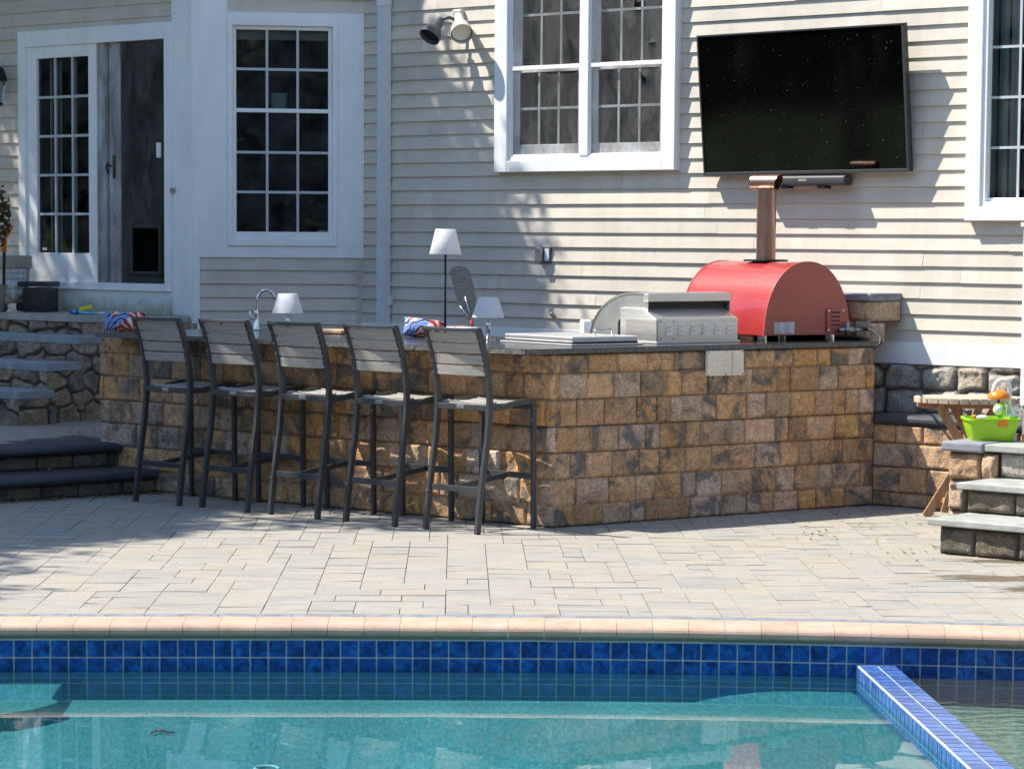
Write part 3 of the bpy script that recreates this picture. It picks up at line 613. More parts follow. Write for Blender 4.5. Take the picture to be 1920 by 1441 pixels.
# --- window geometry from the photo
TR = .075
W2 = rect(MAIN, 927, -120, 1266, 321, TR)          # double window, outer trim
w2in = rect(MAIN, 950.5, -96, 1243, 296, TR)
W3 = (MAIN.at(1812, 200, TR)[0], MAIN.at(1812, 200, TR)[0]+1.25, MAIN.at(1815, 414, TR)[1], W2[3])
TRT = MAIN.at(1800, 645)[1]; TRT = 1.01
ZT = 6.6
UR = MAIN.at(2300, 500)[0]
siding('siding', MAIN, 0+uJ-.02, UR, TRT, ZT, [(W2[0]+.01, W2[1]-.01, W2[2]+.01, W2[3]-.01), (W3[0]+.01, W3[1]-.01, W3[2]+.01, W3[3]-.01)], seed=3)
backing('wall_core', MAIN, uJ-.02, UR, -.05, ZT, [(W2[0]+.03, W2[1]-.03, W2[2]+.05, W2[3]-.05), (W3[0]+.03, W3[1]-.03, W3[2]+.05, W3[3]-.05)])
mb = MB(); mb.pbox(MAIN, uJ, UR, .872, TRT+.004, -.01, .022); mb.build('water_table_trim', 'white_trim', house, bevel=.003)
o = stone_face('foundation', MAIN.pt(MAIN.at(1500, 700)[0], 0, .02).xy, MAIN.pt(UR, 0, .02).xy, 0, .869, 'grey_stone', house, field=.20, amp=.05, groove=.03, seed=12, res=.012)
def frame4(mb, pl, r, t, o0, o1, tb=None, tt=None):
    a, b_, c_, d_ = r; tb = tb or t; tt = tt or t
    mb.pbox(pl, a, a+t, c_, d_, o0, o1); mb.pbox(pl, b_-t, b_, c_, d_, o0, o1); mb.pbox(pl, a+t, b_-t, c_, c_+tb, o0, o1); mb.pbox(pl, a+t, b_-t, d_-tt, d_, o0, o1); return mb
def muntins(mb, pl, r, nc, nr, w_, o0, o1):
    a, b_, c_, d_ = r
    zs = [c_+(d_-c_)*j/nr for j in range(1, nr)]
    for i in range(1, nc):
        u = a+(b_-a)*i/nc; mb.pbox(pl, u-w_/2, u+w_/2, c_, d_, o0, o1)
    for z in zs:
        for i in range(nc):
            u0_ = a+(b_-a)*i/nc+(w_/2 if i else 0); u1_ = a+(b_-a)*(i+1)/nc-(w_/2 if i < nc-1 else 0)
            mb.pbox(pl, u0_, u1_, z-w_/2, z+w_/2, o0+.001, o1-.001)
    return mb
def room(pl, r, parent, depth=.7):
    a, b_, c_, d_ = r; mb = MB(); P = pl.pt
    p = [P(a, c_, -.02), P(b_, c_, -.02), P(b_, d_, -.02), P(a, d_, -.02)]; q = [P(a-.3, c_-.3, -depth), P(b_+.3, c_-.3, -depth), P(b_+.3, d_+.3, -depth), P(a-.3, d_+.3, -depth)]
    mb.add(p+q, [(4, 5, 6, 7), (0, 1, 5, 4), (1, 2, 6, 5), (2, 3, 7, 6), (3, 0, 4, 7)]); return mb.build('interior', 'dark_room', parent, recalc=False)
def sash(pl, r, parent, nc, nr, o, tr=.045, tb=.06, gl='glass', mw=.018):
    mb = frame4(MB(), pl, r, tr, o-.03, o, tb); mb.build('sash', 'white_trim', parent, bevel=.003)
    i_ = (r[0]+tr, r[1]-tr, r[2]+tb, r[3]-tr)
    mb = muntins(MB(), pl, i_, nc, nr, mw, o-.018, o-.003); mb.build('muntins', 'muntin', parent)
    mb = MB(); mb.add([pl.pt(i_[0], i_[2], o-.008), pl.pt(i_[1], i_[2], o-.008), pl.pt(i_[1], i_[3], o-.008), pl.pt(i_[0], i_[3], o-.008)], [(0, 1, 2, 3)]); mb.build('pane', gl, parent, recalc=False)
# double window on the main wall
fr = MB(); a, b_, c_, d_ = W2; i0, i1, j0, j1 = w2in
fr.pbox(MAIN, a, i0, c_, d_, 0, TR); fr.pbox(MAIN, i1, b_, c_, d_, 0, TR); fr.pbox(MAIN, i0, i1, c_, j0-.012, 0, TR-.001); fr.pbox(MAIN, i0, i1, j1, d_, 0, TR-.001)
win2 = fr.build('window', 'white_trim', house, bevel=.004, label='double hung window pair with torn insect screens')
mb = frame4(MB(), MAIN, (i0, i1, j0-.012, j1), .018, -.02, TR-.02, .03); mb.pbox(MAIN, *MAIN_M if False else (MAIN.at(1083.5, 200, TR)[0], MAIN.at(1100, 200, TR)[0]), j0+.018, j1-.018, -.02, TR-.012); mb.build('sill_frame', 'white_trim', win2, bevel=.003)
cm0, cm1 = MAIN.at(1083.5, 200, TR)[0], MAIN.at(1100, 200, TR)[0]
zm = MAIN.at(1090, 124, .02)[1]
for (s0, s1) in ((i0+.018, cm0), (cm1, i1-.018)):
    sash(MAIN, (s0, s1, zm-.02, j1-.018), win2, 3, 2, -.01, .05, .04)
    sash(MAIN, (s0, s1, j0+.018, zm+.02), win2, 3, 2, .012, .05, .085)
    frame4(MB(), MAIN, (s0, s1, j0+.018, j1-.018), .014, .036, .046).build('screen_frame', 'white_trim', win2, bevel=.002)
    mb = MB(); mb.pbox(MAIN, s0+.01, s1-.01, zm-.014, zm+.014, .036, .050); mb.build('screen_rail', 'white_trim', win2, bevel=.002)
    # screen mesh with tears on the right unit
    nu, nz = 34, 90; us = np.linspace(s0+.012, s1-.012, nu); zs = np.linspace(j0+.03, j1-.03, nz); mb = MB(); P = [[None]*nz for _ in us]
    tears = [] if s0 < cm0-.1 else [(MAIN.at(1213, 149)[0], MAIN.at(1213, 149)[1], .052, .036), (MAIN.at(1205, 12)[0], MAIN.at(1205, 12)[1], .05, .035), (MAIN.at(1230, 82)[0], MAIN.at(1230, 82)[1], .022, .018)]
    for i, u in enumerate(us):
        for j, z in enumerate(zs):
            o_ = .040+.004*math.sin(u*9+z*3)+.002*math.sin(z*17+u*5)
            for (tu, tz, ru, rz_) in tears: o_ += .02*math.exp(-((u-tu)/ru)**2-((z-tz)/rz_)**2)
            P[i][j] = MAIN.pt(u, z, o_)
    for i in range(nu-1):
        for j in range(nz-1):
            u, z = (us[i]+us[i+1])/2, (zs[j]+zs[j+1])/2
            if any(((u-tu)/ru)**2+((z-tz)/rz_)**2+.5*math.sin(u*90+z*60) < .8 for tu, tz, ru, rz_ in tears): continue
            mb.add([P[i][j], P[i+1][j], P[i+1][j+1], P[i][j+1]], [(0, 1, 2, 3)])
    mb.build('insect_screen', 'insect_screen', win2, recalc=False)
room(MAIN, (i0, i1, j0, j1), win2)
# right window
fr = MB(); a, b_, c_, d_ = W3; i0 = MAIN.at(1840, 200, TR)[0]; i1 = b_-.1; j0 = MAIN.at(1880, 384, TR)[1]; j1 = d_-.09
fr.pbox(MAIN, a, i0, c_, d_, 0, TR); fr.pbox(MAIN, i1, b_, c_, d_, 0, TR); fr.pbox(MAIN, i0, i1, c_, j0-.012, 0, TR-.001); fr.pbox(MAIN, i0, i1, j1, d_, 0, TR-.001)
win3 = fr.build('window', 'white_trim', house, bevel=.004, label='window with blue white muntins at the right end of the wall')
frame4(MB(), MAIN, (i0, i1, j0-.012, j1), .03, -.02, TR-.015, .03).build('sill_frame', 'white_trim', win3, bevel=.003)
mcol = MAIN.at(1913, 200)[0]-MAIN.at(1849, 200)[0]
g0 = MAIN.at(1849, 200)[0]; gz = [MAIN.at(1880, y)[1] for y in (371, 277, 182, 86)]
hp = gz[1]-gz[0]
rr_ = (g0, g0+3*mcol, gz[0], gz[0]+5*hp)
frame4(MB(), MAIN, (rr_[0]-.02, i1-.02, rr_[2]-.04, rr_[3]+.04), .02, -.01, .03, .04).build('sash', 'white_trim', win3, bevel=.003)
muntins(MB(), MAIN, rr_, 3, 5, .016, .0, .012).build('muntins', 'muntin', win3)
mb = MB(); mb.add([MAIN.pt(rr_[0], rr_[2], .003), MAIN.pt(i1-.04, rr_[2], .003), MAIN.pt(i1-.04, rr_[3], .003), MAIN.pt(rr_[0], rr_[3], .003)], [(0, 1, 2, 3)]); mb.build('pane', 'veiled_glass', win3, recalc=False)
mb = MB()
for k in range(5): mb.pbox(MAIN, rr_[0]-.02+.04*k, rr_[0]+.012+.04*k, rr_[2], rr_[3], -.12-.012*(k % 2), -.11-.012*(k % 2))
mb.build('curtain', 'curtain', win3, bevel=.004)
room(MAIN, (i0, i1, j0, j1), win3)
# --- chamfered bay side
uB0, uB1 = uK, 0.0
WB = rect(BAY, 427, 40, 632, 461, .02)
zb_bot = BAY.at(520, 483)[1]; zb_top = BAY.at(540, 24)[1]
mb = MB(); pb = MB()
pb.pbox(BAY, uB0+.003, WB[0], zb_bot, ZT, 0, .02); pb.pbox(BAY, WB[1], uB1, zb_bot, zb_top, 0, .02); pb.pbox(BAY, WB[0], WB[1], zb_bot, WB[2], 0, .018); pb.pbox(BAY, WB[0], WB[1], WB[3], zb_top, 0, .018)
pb.pbox(BAY, uB0+.003, uB0+.055, .0, zb_bot, 0, .02); pb.build('trim_board', 'white_trim', house, bevel=.002)
mb = MB(); mb.pbox(BAY, uB1-.05, uB1+.0, .9, zb_bot, 0, .012); mb.build('corner_board', 'siding', house)
siding('siding', BAY, uB0+.055, uB1-.05, .3, zb_bot, [], phase=BAY.at(500, 483+24.7*3)[1], seed=8)
siding('siding', BAY, WB[0], uB1, zb_top, ZT, [], phase=zb_top, seed=9)
backing('wall_core', BAY, uB0, uB1, -.05, ZT, [(WB[0]+.02, WB[1]-.02, WB[2]+.02, WB[3]-.02)])
fr = frame4(MB(), BAY, WB, .035, -.02, .035, .045); winb = fr.build('window', 'white_trim', house, bevel=.003, label='tall dark window in the angled bay wall')
zmb = BAY.at(530, 208)[1]; r_ = (WB[0]+.035, WB[1]-.035, WB[2]+.045, WB[3]-.035)
sash(BAY, (r_[0], r_[1], zmb-.015, r_[3]), winb, 3, 2, -.0, .03, .03, mw=.019)
sash(BAY, (r_[0], r_[1], r_[2], zmb+.015), winb, 3, 3, .018, .03, .06, mw=.019)
mb = MB(); mb.pbox(BAY, BAY.at(520, 440)[0], BAY.at(538, 440)[0], BAY.at(530, 451)[1], BAY.at(530, 440)[1], .018, .03); mb.build('sash_lift', 'white_trim', winb, bevel=.002)
room(BAY, r_, winb, .9)
mb = MB(); c0 = BAY.pt(BAY.at(529, 200)[0]*.995, 0, -.35); mb.lathe((c0.x, c0.y, BAY.at(529, 204)[1]), [(.062, 0), (.066, .13)], 20); mb.build('room_lamp', 'curtain', winb)
mb = MB(); mb.pbox(BAY, r_[0], r_[1], r_[3]-.10, r_[3]-.02, -.09, -.06); mb.build('roller_blind', 'beige_plastic', winb)
# --- door wall
uD0 = DOOR.at(-500, 300)[0]; uDc = 0.0
cb0 = DOOR.at(322, 300, .02)[0]
D0 = (DOOR.at(36, 300, .03)[0], DOOR.at(321, 300, .03)[0], DOOR.at(210, 541, .03)[1], DOOR.at(180, 50, .03)[1])
dz1 = D0[3]; dz0 = D0[2]
siding('siding', DOOR, uD0, cb0, 1.064, ZT, [(D0[0]+.005, D0[1]+.3, .5, dz1-.005)], phase=DOOR.at(20, 412)[1], seed=11)
mb = MB(); mb.pbox(DOOR, cb0, uDc+.018, .0, ZT, 0, .02); mb.build('corner_board', 'white_trim', house, bevel=.002)
backing('wall_core', DOOR, uD0, uDc, -.05, ZT, [(D0[0]+.03, D0[1]-.03, dz0+.03, dz1-.03)])
mb = MB(); mb.pbox(DOOR, D0[0]-.02, D0[1]-.002, 1.06, dz0-.012, 0, .035); mb.build('door_apron', 'stained_trim', house)
fr = MB(); tw = .085
fr.pbox(DOOR, D0[0], D0[0]+tw, dz0, dz1, -.02, .04); fr.pbox(DOOR, D0[1]-.07, D0[1], dz0, dz1, -.02, .04); fr.pbox(DOOR, D0[0]+tw, D0[1]-.07, dz1-.125, dz1, -.02, .038); fr.pbox(DOOR, D0[0]+tw, D0[1]-.07, dz0, dz0+.045, -.02, .045)
fr.pbox(DOOR, D0[0]-.005, D0[1], dz0-.012, dz0, 0, .055)
door = fr.build('sliding_door', 'white_trim', house, bevel=.003)
gu = [DOOR.at(x, 300)[0] for x in (73, 170)]; gz0, gz1 = DOOR.at(120, 474)[1], DOOR.at(120, 108)[1]
f0 = D0[0]+tw; f1 = DOOR.at(185, 300)[0]
pn = MB(); pn.pbox(DOOR, f0, gu[0], dz0+.045, dz1-.125, -.01, .02); pn.pbox(DOOR, gu[1], f1, dz0+.045, dz1-.125, -.01, .021); pn.pbox(DOOR, gu[0], gu[1], dz0+.045, gz0, -.01, .019); pn.pbox(DOOR, gu[0], gu[1], gz1, dz1-.125, -.01, .019)
pn.build('door_panel', 'white_trim', door, bevel=.003)
muntins(MB(), DOOR, (gu[0], gu[1], gz0, gz1), 3, 5, .02, -.005, .006).build('muntins', 'muntin', door)
mb = MB(); mb.add([DOOR.pt(gu[0], gz0, -.006), DOOR.pt(gu[1], gz0, -.006), DOOR.pt(gu[1], gz1, -.006), DOOR.pt(gu[0], gz1, -.006)], [(0, 1, 2, 3)]); mb.build('pane', 'glass', door, recalc=False)
mb = MB()
for k in range(4):
    ua_ = gu[0]+.03+.035*k; mb.pbox(DOOR, ua_, ua_+.026, gz0-.05, gz1, -.10-.01*(k % 2), -.09-.01*(k % 2))
mb.pbox(DOOR, gu[0]+.30, gu[0]+.33, gz0-.05, gz1, -.12, -.11); mb.build('vertical_blind', 'curtain', door, bevel=.003)
# inner sliding panel stile, second leaf
s0 = DOOR.at(201, 300)[0]; s1 = DOOR.at(222, 300)[0]; e1 = D0[1]-.07
mb = MB(); mb.pbox(DOOR, s0, s1, dz0+.045, dz1-.125, -.05, -.02); mb.pbox(DOOR, f1+.004, s0-.02, dz0+.045, dz1-.125, -.035, .0); mb.build('stile', 'white_trim', door, bevel=.003)
mb = MB(); mb.add([DOOR.pt(s1, dz0+.045, -.03), DOOR.pt(e1, dz0+.045, -.03), DOOR.pt(e1, dz1-.125, -.03), DOOR.pt(s1, dz1-.125, -.03)], [(0, 1, 2, 3)]); mb.build('pane', 'veiled_glass', door, recalc=False)
mb = MB(); mb.add([DOOR.pt(f1+.002, dz0+.045, .012), DOOR.pt(e1, dz0+.045, .012), DOOR.pt(e1, dz1-.125, .012), DOOR.pt(f1+.002, dz1-.125, .012)], [(0, 1, 2, 3)]); mb.build('insect_screen', 'insect_screen', door, recalc=False)
hz = DOOR.at(210, 315)[1]; hu = DOOR.at(207, 315)[0]
mb = MB(); mb.tube([DOOR.pt(hu-.03, hz-.04, -.01), DOOR.pt(hu-.035, hz, .01), DOOR.pt(hu-.01, hz+.035, .02), DOOR.pt(hu+.02, hz+.01, .01)], .008, 8); mb.pbox(DOOR, hu+.02, hu+.04, hz-.08, hz+.1, -.02, -.005); mb.build('handle', 'black_metal', door, smooth=True)
pu0, pu1 = DOOR.at(249, 460)[0], DOOR.at(307, 460)[0]; pz0, pz1 = DOOR.at(278, 516)[1], DOOR.at(278, 421)[1]
mb = frame4(MB(), DOOR, (pu0, pu1, pz0, pz1), .03, .014, .03); mb.build('pet_door', 'rubber', door, bevel=.01, label='black framed pet flap at the foot of the door')
mb = MB(); mb.pbox(DOOR, pu0+.03, pu1-.03, pz0+.03, pz1-.03, .016, .020); mb.build('pet_flap', 'tv_glass', door)
mb = MB(); mb.pbox(DOOR, DOOR.at(303, 282)[0], DOOR.at(310, 282)[0], DOOR.at(306, 296)[1], DOOR.at(306, 268)[1], .04, .055); mb.build('latch', 'white_plastic', door, bevel=.002)
mb = MB(); mb.lathe((0, 0, 0), [(.026, 0), (.026, .002)], 20); Rm = Matrix.Rotation(math.pi/2, 3, 'X'); q_ = DOOR.pt(DOOR.at(84, 467)[0], DOOR.at(84, 467)[1], -.003); rzm = Matrix.Rotation(math.atan2(NW.y, NW.x)+math.pi/2, 3, 'Z')
mb.v = [tuple(q_+rzm@(Rm@Vector(p))) for p in mb.v]; mb.build('sticker', 'black_plastic', door)
mb = MB(); mb.pbox(DOOR, DOOR.at(80, 467)[0], DOOR.at(88, 467)[0], DOOR.at(84, 469)[1], DOOR.at(84, 464)[1], .0, .001); mb.build('sticker_print', 'label_paper', door)
room(DOOR, (D0[0]+.05, D0[1]-.05, dz0+.03, dz1-.05), door, 1.2)
mb = MB(); lz = DOOR.at(330, 357)[1]; lu = DOOR.at(330, 357)[0]; mb.box(DOOR.pt(lu, lz, .035), (.03, .03, .035), math.atan2(UW.y, UW.x)); mb.build('hose_clip', 'lock_metal', house, bevel=.003)
# lantern at the far left edge
lan = thing('wall_lantern', 'black wall lantern on the clapboards left of the sliding door', 'lantern', tuple(DOOR.pt(DOOR.at(-8, 150)[0], DOOR.at(-8, 200)[1], 0)))
lc = DOOR.pt(DOOR.at(-5, 150, .12)[0], DOOR.at(-5, 152, .12)[1], .12)
MB().lathe(lc, [(.01, .12), (.05, .10), (.075, .03), (.08, 0)], 16).build('cap', 'black_metal', lan, smooth=True)
MB().lathe(lc, [(.04, -.17), (.066, -.005)], 8).build('glass_body', 'veiled_glass', lan)
MB().lathe(lc, [(.02, -.20), (.046, -.185), (.046, -.17)], 16).build('base', 'black_metal', lan)
mb = MB(); mb.tube([lc+Vector((0, 0, .11)), lc+Vector((-.0, .03, .16)), DOOR.pt(DOOR.at(-6, 150)[0], lc.z+.05, .0)], .01, 8); mb.build('arm', 'black_metal', lan)
# downspout
mb = MB(); d0, d1 = MAIN.at(707, 300, .08)[0], MAIN.at(707, 300, .08)[0]+.085
sec = []
for k in range(7): sec.append((d0+(d1-d0)*(k+.0)/7, .083)); sec.append((d0+(d1-d0)*(k+.35)/7, .083)); sec.append((d0+(d1-d0)*(k+.5)/7, .078)); sec.append((d0+(d1-d0)*(k+.85)/7, .078))
sec += [(d1, .083), (d1, .02), (d0, .02)]
mb.prism([MAIN.pt(u, .6, o) for u, o in sec], (0, 0, 5.9)); ds = mb.build('downspout', 'downspout_paint', house)
mb = MB(); zc = MAIN.at(720, 10, .08)[1]; mb.pbox(MAIN, d0-.004, d1+.004, zc-.006, zc+.05, .018, .087); mb.build('coupling', 'downspout_paint', ds, bevel=.002); zc = MAIN.at(735, 565, .08)[1]; MB().pbox(MAIN, d1, d1+.02, zc-.03, zc+.03, .012, .05).build('strap', 'downspout_paint', ds, bevel=.002)
# roof (out of view) plus an eave slab added to darken the door wall
mb = MB(); ca = MAIN.pt(uJ-4.5, ZT, .5); 
mb.prism([MAIN.pt(uJ-.1, ZT, .45), MAIN.pt(UR, ZT, .45), MAIN.pt(UR, ZT, -6), MAIN.pt(uJ-.1, ZT, -6)], (0, 0, .25)); mb.prism([DOOR.pt(uD0, 4.0, .5), DOOR.pt(.02, 4.0, .5), DOOR.pt(.02, 4.0, .0), DOOR.pt(uD0, 4.0, .0)], (0, 0, .2)); mb.prism([DOOR.pt(uD0, ZT, .3), DOOR.pt(.1, ZT, .3), DOOR.pt(.1, ZT, -6), DOOR.pt(uD0, ZT, -6)], (0, 0, .2)); mb.build('roof_with_added_eave', 'bronze_fixture', house)
# floodlight
fl = thing('floodlight', 'twin headed floodlight fixed to the clapboards beside the double window', 'floodlight', tuple(MAIN.pt(MAIN.at(855, 40)[0], MAIN.at(855, 40)[1], 0)))
pu, pz = MAIN.at(857, 40, .04); mb = MB(); mb.pbox(MAIN, pu-.045, pu+.045, pz-.085, pz+.085, .008, .05); mb.build('mounting_plate', 'pale_fixture', fl, bevel=.012)
def head(p0, p1, mat, tip):
    d = (p1-p0).normalized(); L_ = (p1-p0).length
    path = [p0+d*(L_*t) for t in (0, .12, .45, .62, .85, 1.0)]; o = MB().tube(path, [.026, .034, .04, .064, .078, .08], 24, cap=False)
    o.tube([p0-d*.005, p0], [.01, .026], 24); h = o.build('lamp_head', mat, fl, smooth=True)
    MB().tube([p1-d*.035, p1-d*.03], [.066, .07], 24).build('lens', tip, h, smooth=False); return h
a = atY(835, 34, MAIN.pt(pu, pz, .12).y); 
def mp_(x, y, o): u_, z_ = MAIN.at(x, y, o); return MAIN.pt(u_, z_, o)
head(mp_(827, 36, .14), mp_(805, 70, .26), 'bronze_fixture', 'black_metal'); head(mp_(860, 30, .07), mp_(866, 64, .22), 'pale_fixture', 'louver_plate')
mb = MB(); mb.tube([mp_(855, 38, .04), mp_(842, 33, .09), mp_(828, 36, .13)], .012, 10); mb.build('swivel_arm', 'bronze_fixture', fl, smooth=True)
# outlet box and hose bib hole
ob = thing('outlet_box', 'grey weatherproof outlet box screwed to the clapboards', 'outlet box', tuple(MAIN.pt(MAIN.at(1022, 478)[0], MAIN.at(1022, 478)[1], 0)))
r_ = rect(MAIN, 1010, 463, 1033, 493, .02)
mb = MB(); mb.pbox(MAIN, r_[0], r_[1], r_[2], r_[3], .008, .03); mb.build('box', 'bronze_fixture', ob, bevel=.006)
mb = MB(); mb.pbox(MAIN, r_[0]+.008, (r_[0]+r_[1])/2, r_[2]+.005, r_[3]-.004, .03, .075); mb.build('cover', 'lock_metal', ob, bevel=.006)
mb = MB(); mb.pbox(MAIN, (r_[0]+r_[1])/2+.008, r_[1]-.008, r_[2]+.015, r_[3]-.012, .03, .034); mb.build('socket', 'white_plastic', ob, bevel=.002)
q_ = mp_(1035, 589, .012); hb = thing('pipe_stub', 'small grey capped pipe poking through the clapboards above the steel lid', 'pipe', tuple(q_))
mb = MB(); mb.tube([q_, mp_(1035, 589, .05)], .015, 14); mb.build('pipe', 'lock_metal', hb, smooth=True)
MB().tube([mp_(1035, 583, .010), mp_(1035, 583, .016)], [.028, .026], 16).build('flange', 'siding', hb)
# ------------------------------------------------------------------ TV and soundbar
def tvp(x, y, o): return mp_(x, y, o)
TL, TRr, BR_, BL_ = tvp(1306, 68, .19), tvp(1692, 42, .19), tvp(1706, 323, .095), tvp(1321, 329, .095)
# make it a true rectangle
ctr = (TL+TRr+BR_+BL_)/4; ax = ((TRr-TL)+(BR_-BL_)).normalized(); ay = ((TL-BL_)+(TRr-BR_)); ay = (ay-ax*ay.dot(ax)).normalized(); hw = ((TRr-TL).length+(BR_-BL_).length)/4; hh = ((TL-BL_).length+(TRr-BR_).length)/4; an = ax.cross(ay)
if an.y > 0: an = -an
tv = thing('television', 'large black flat television mounted on the clapboards above the oven chimney', 'television', tuple(ctr-ay*hh))
RT = Matrix((ax, ay, an)).transposed()
mb = MB(); mb.box(ctr-an*.03, (hw*2, hh*2, .045), R=RT); mb.build('body', 'black_plastic', tv, bevel=.004)
bz = .011; mb = MB()
for cx_, cy_, w_, h_ in ((0, hh-bz/2, 2*hw, bz), (0, -hh+bz, 2*hw, bz*2), (-hw+bz/2, 0, bz, 2*hh-3*bz), (hw-bz/2, 0, bz, 2*hh-3*bz)):
    mb.box(ctr+ax*cx_+ay*cy_, (w_, h_, .016), R=RT)
mb.build('bezel', 'charcoal_plastic', tv, bevel=.002)
mb = MB(); mb.box(ctr-an*.004, (2*hw-2*bz, 2*hh-3*bz, .006), R=RT); mb.build('screen', 'tv_glass', tv)
mb = MB(); mb.box(ctr-an*.09, (.35, .3, .08), R=RT); q_ = MAIN.at(1500, 180)[0]; mb.pbox(MAIN, q_-.2, q_+.2, ctr.z-.18, ctr.z+.18, .0, .06); mb.build('wall_mount', 'black_metal', tv)
q1 = mp_(1418, 340, .105); q2 = mp_(1588, 338, .105); sb = thing('soundbar', 'small black soundbar hanging below the television', 'soundbar', tuple((q1+q2)/2))
mb = MB(); dd = (q2-q1); dn = dd.normalized(); up = Vector((0, 0, 1)); nn_ = Vector((NW.x, NW.y, 0))
sec = []
for k in range(20):
    t_ = k*2*math.pi/20; c_, s_ = math.cos(t_), math.sin(t_); sec.append(q1-nn_*.02+nn_*(.05*math.copysign(abs(c_)**.5, c_))+up*(.034*math.copysign(abs(s_)**.5, s_)))
mb.prism(sec, dd); mb.build('speaker_body', 'charcoal_plastic', sb, bevel=.01)
mb = MB()
for x_ in (1475, 1545):
    q_ = mp_(x_, 350, .09); mb.box(q_+Vector((0, 0, -.002)), (.07, .07, .02), math.atan2(UW.y, UW.x))
mb.build('bracket', 'black_metal', sb, bevel=.003)
def text(s, size, loc, right, upv, mat, parent, name='lettering'):
    cu_ = bpy.data.curves.new(name, 'FONT'); cu_.body = s; cu_.size = size; cu_.extrude = .0004; cu_.align_x = 'CENTER'; cu_.align_y = 'CENTER'
    o = bpy.data.objects.new(name, cu_); C.objects.link(o); dg = bpy.context.evaluated_depsgraph_get(); me = bpy.data.meshes.new_from_object(o.evaluated_get(dg)); bpy.data.objects.remove(o)
    R = Matrix((right.normalized(), upv.normalized(), right.cross(upv).normalized())).transposed(); o = bpy.data.objects.new(name, me); C.objects.link(o)
    L = rootof(parent).location if parent else Vector(); me.transform(Matrix.Translation(Vector(loc)-L) @ R.to_4x4()); me.materials.clear(); me.materials.append(MT[mat]); o.parent = parent; return o
text('SONOS', .018, mp_(1504, 338, .138), dn, up, 'louver_plate', sb)
# ------------------------------------------------------------------ BAR COUNTER
SZ0, SZ1 = 1.0, 1.031
bar = thing('bar_counter', 'L shaped outdoor bar of brown split face block with dark granite top', 'bar counter', (P1.x, P1.y, 0))
A0 = P1.xy+WL*3.52
def isect(P, d, x):   # point on 2D line seen at photo column x (z ignored)
    k = (x-CX)/FPX; t = (k*P.y-P.x)/(d.x-k*d.y); return P+d*t
A0 = isect(P1.xy, WL, 187)
rows = [.124, .276, .43, .58, .735, .885]
stone_face('block_wall', A0, P1.xy, 0, SZ0, 'block', bar, rows, seed=21, amp=.028)
stone_face('block_wall', P1.xy, PR.xy, 0, SZ0, 'block', bar, rows, seed=22, amp=.024, widths=(.11, .15, .2, .2, .24))
inn = 1.18
A1 = A0-NL*inn; 
stone_face('block_wall', A1, A0, 0, SZ0, 'block', bar, rows, seed=23, amp=.028, res=.02)
mb = MB(); IC = P1.xy-NL*.8+E1M*.3
mb.prism([(p.x, p.y, .0) for p in (A0-NL*.03+WL*-.03, P1.xy-NL*.03+E1M*.02, PR.xy+E1M*.03, PR.xy+E1M*.5, P1.xy+E1*1.1+E1M*1.3, P1.xy+WL*.2-NL*inn, A1-NL*-.03-WL*.03)], (0, 0, SZ0-.002)); mb.build('core', 'block', bar)
# slab
cor = isect(P1.xy-E1M*.03, E1, 984); LE = isect(cor, WL, 178); RE = isect(cor, E1, 1650)
bl = LE-NL*1.46; 
# back edge of the left leg meets the right leg area in front of the house trim
B0 = MAIN.pt(0, 0, .05).xy
uR = (RE-MAIN.P.xy).dot(MAIN.u.xy); BRk = MAIN.pt(uR, 0, .05).xy
BM = MAIN.pt(uR-1.95, 0, .05).xy
BI = isect(bl, -WL, 1010)
pts = [LE, cor, RE, RE+E1M*.12-E1*.02, MAIN.pt(uR-.42, 0, .05).xy, BM, BI, bl]
print('slab', [tuple(round(c, 2) for c in p) for p in pts])
mb = MB(); mb.prism([(p.x, p.y, SZ0) for p in pts], (0, 0, SZ1-SZ0)); mb.build('countertop', 'granite', bar, bevel=.004)
# rough edge strips 2 mm proud
mb = MB()
def edge(A, B, k):
    d = (B-A); L_ = d.length; d /= L_; n_ = Vector((d.y, -d.x)); nseg = int(L_/.02); rg = random.Random(k); top = []; bot = []
    for i in range(nseg+1):
        p = A+d*(L_*i/nseg); top.append(Vector((p.x+n_.x*(.004+rg.uniform(0, .003)), p.y+n_.y*(.004+rg.uniform(0, .003)), SZ1-.003))); bot.append(Vector((p.x+n_.x*(.003+rg.uniform(0, .005)), p.y+n_.y*(.003+rg.uniform(0, .005)), SZ0+.001+rg.uniform(0, .002))))
    for i in range(nseg): mb.add([bot[i], bot[i+1], top[i+1], top[i]], [(0, 1, 2, 3)])
edge(LE, cor, 1); edge(cor, RE, 2); mb.build('stone_edge', 'granite_edge', bar, recalc=False)
# louvered vent panel on the right leg
RF = Plane(P1.xy, E1, -E1M)
def louvers(par, mat, pl, r, cols, rows_, lw, lh, o):
    a, b_, c_, d_ = r
    for i in range(cols):
        for j in range(rows_):
            u = a+(b_-a)*(i+.5)/cols; z = c_+(d_-c_)*(j+.5)/rows_
            MB().add([pl.pt(u-lw/2, z-lh/2, o), pl.pt(u+lw/2, z-lh/2, o), pl.pt(u+lw/2, z+lh/2, o), pl.pt(u-lw/2, z+lh/2, o), pl.pt(u-lw/2+.004, z-lh/2, o+.010), pl.pt(u+lw/2-.004, z-lh/2, o+.010)], [(4, 5, 2, 3), (0, 4, 3), (1, 2, 5), (0, 1, 5, 4)]).build('louver', mat, par)
r_ = rect(RF, 1328, 657, 1396, 704, .05); vp = MB(); vp.pbox(RF, r_[0], r_[1], r_[2], r_[3], .02, .045); vent = vp.build('vent_panel', 'louver_plate', bar, bevel=.003)
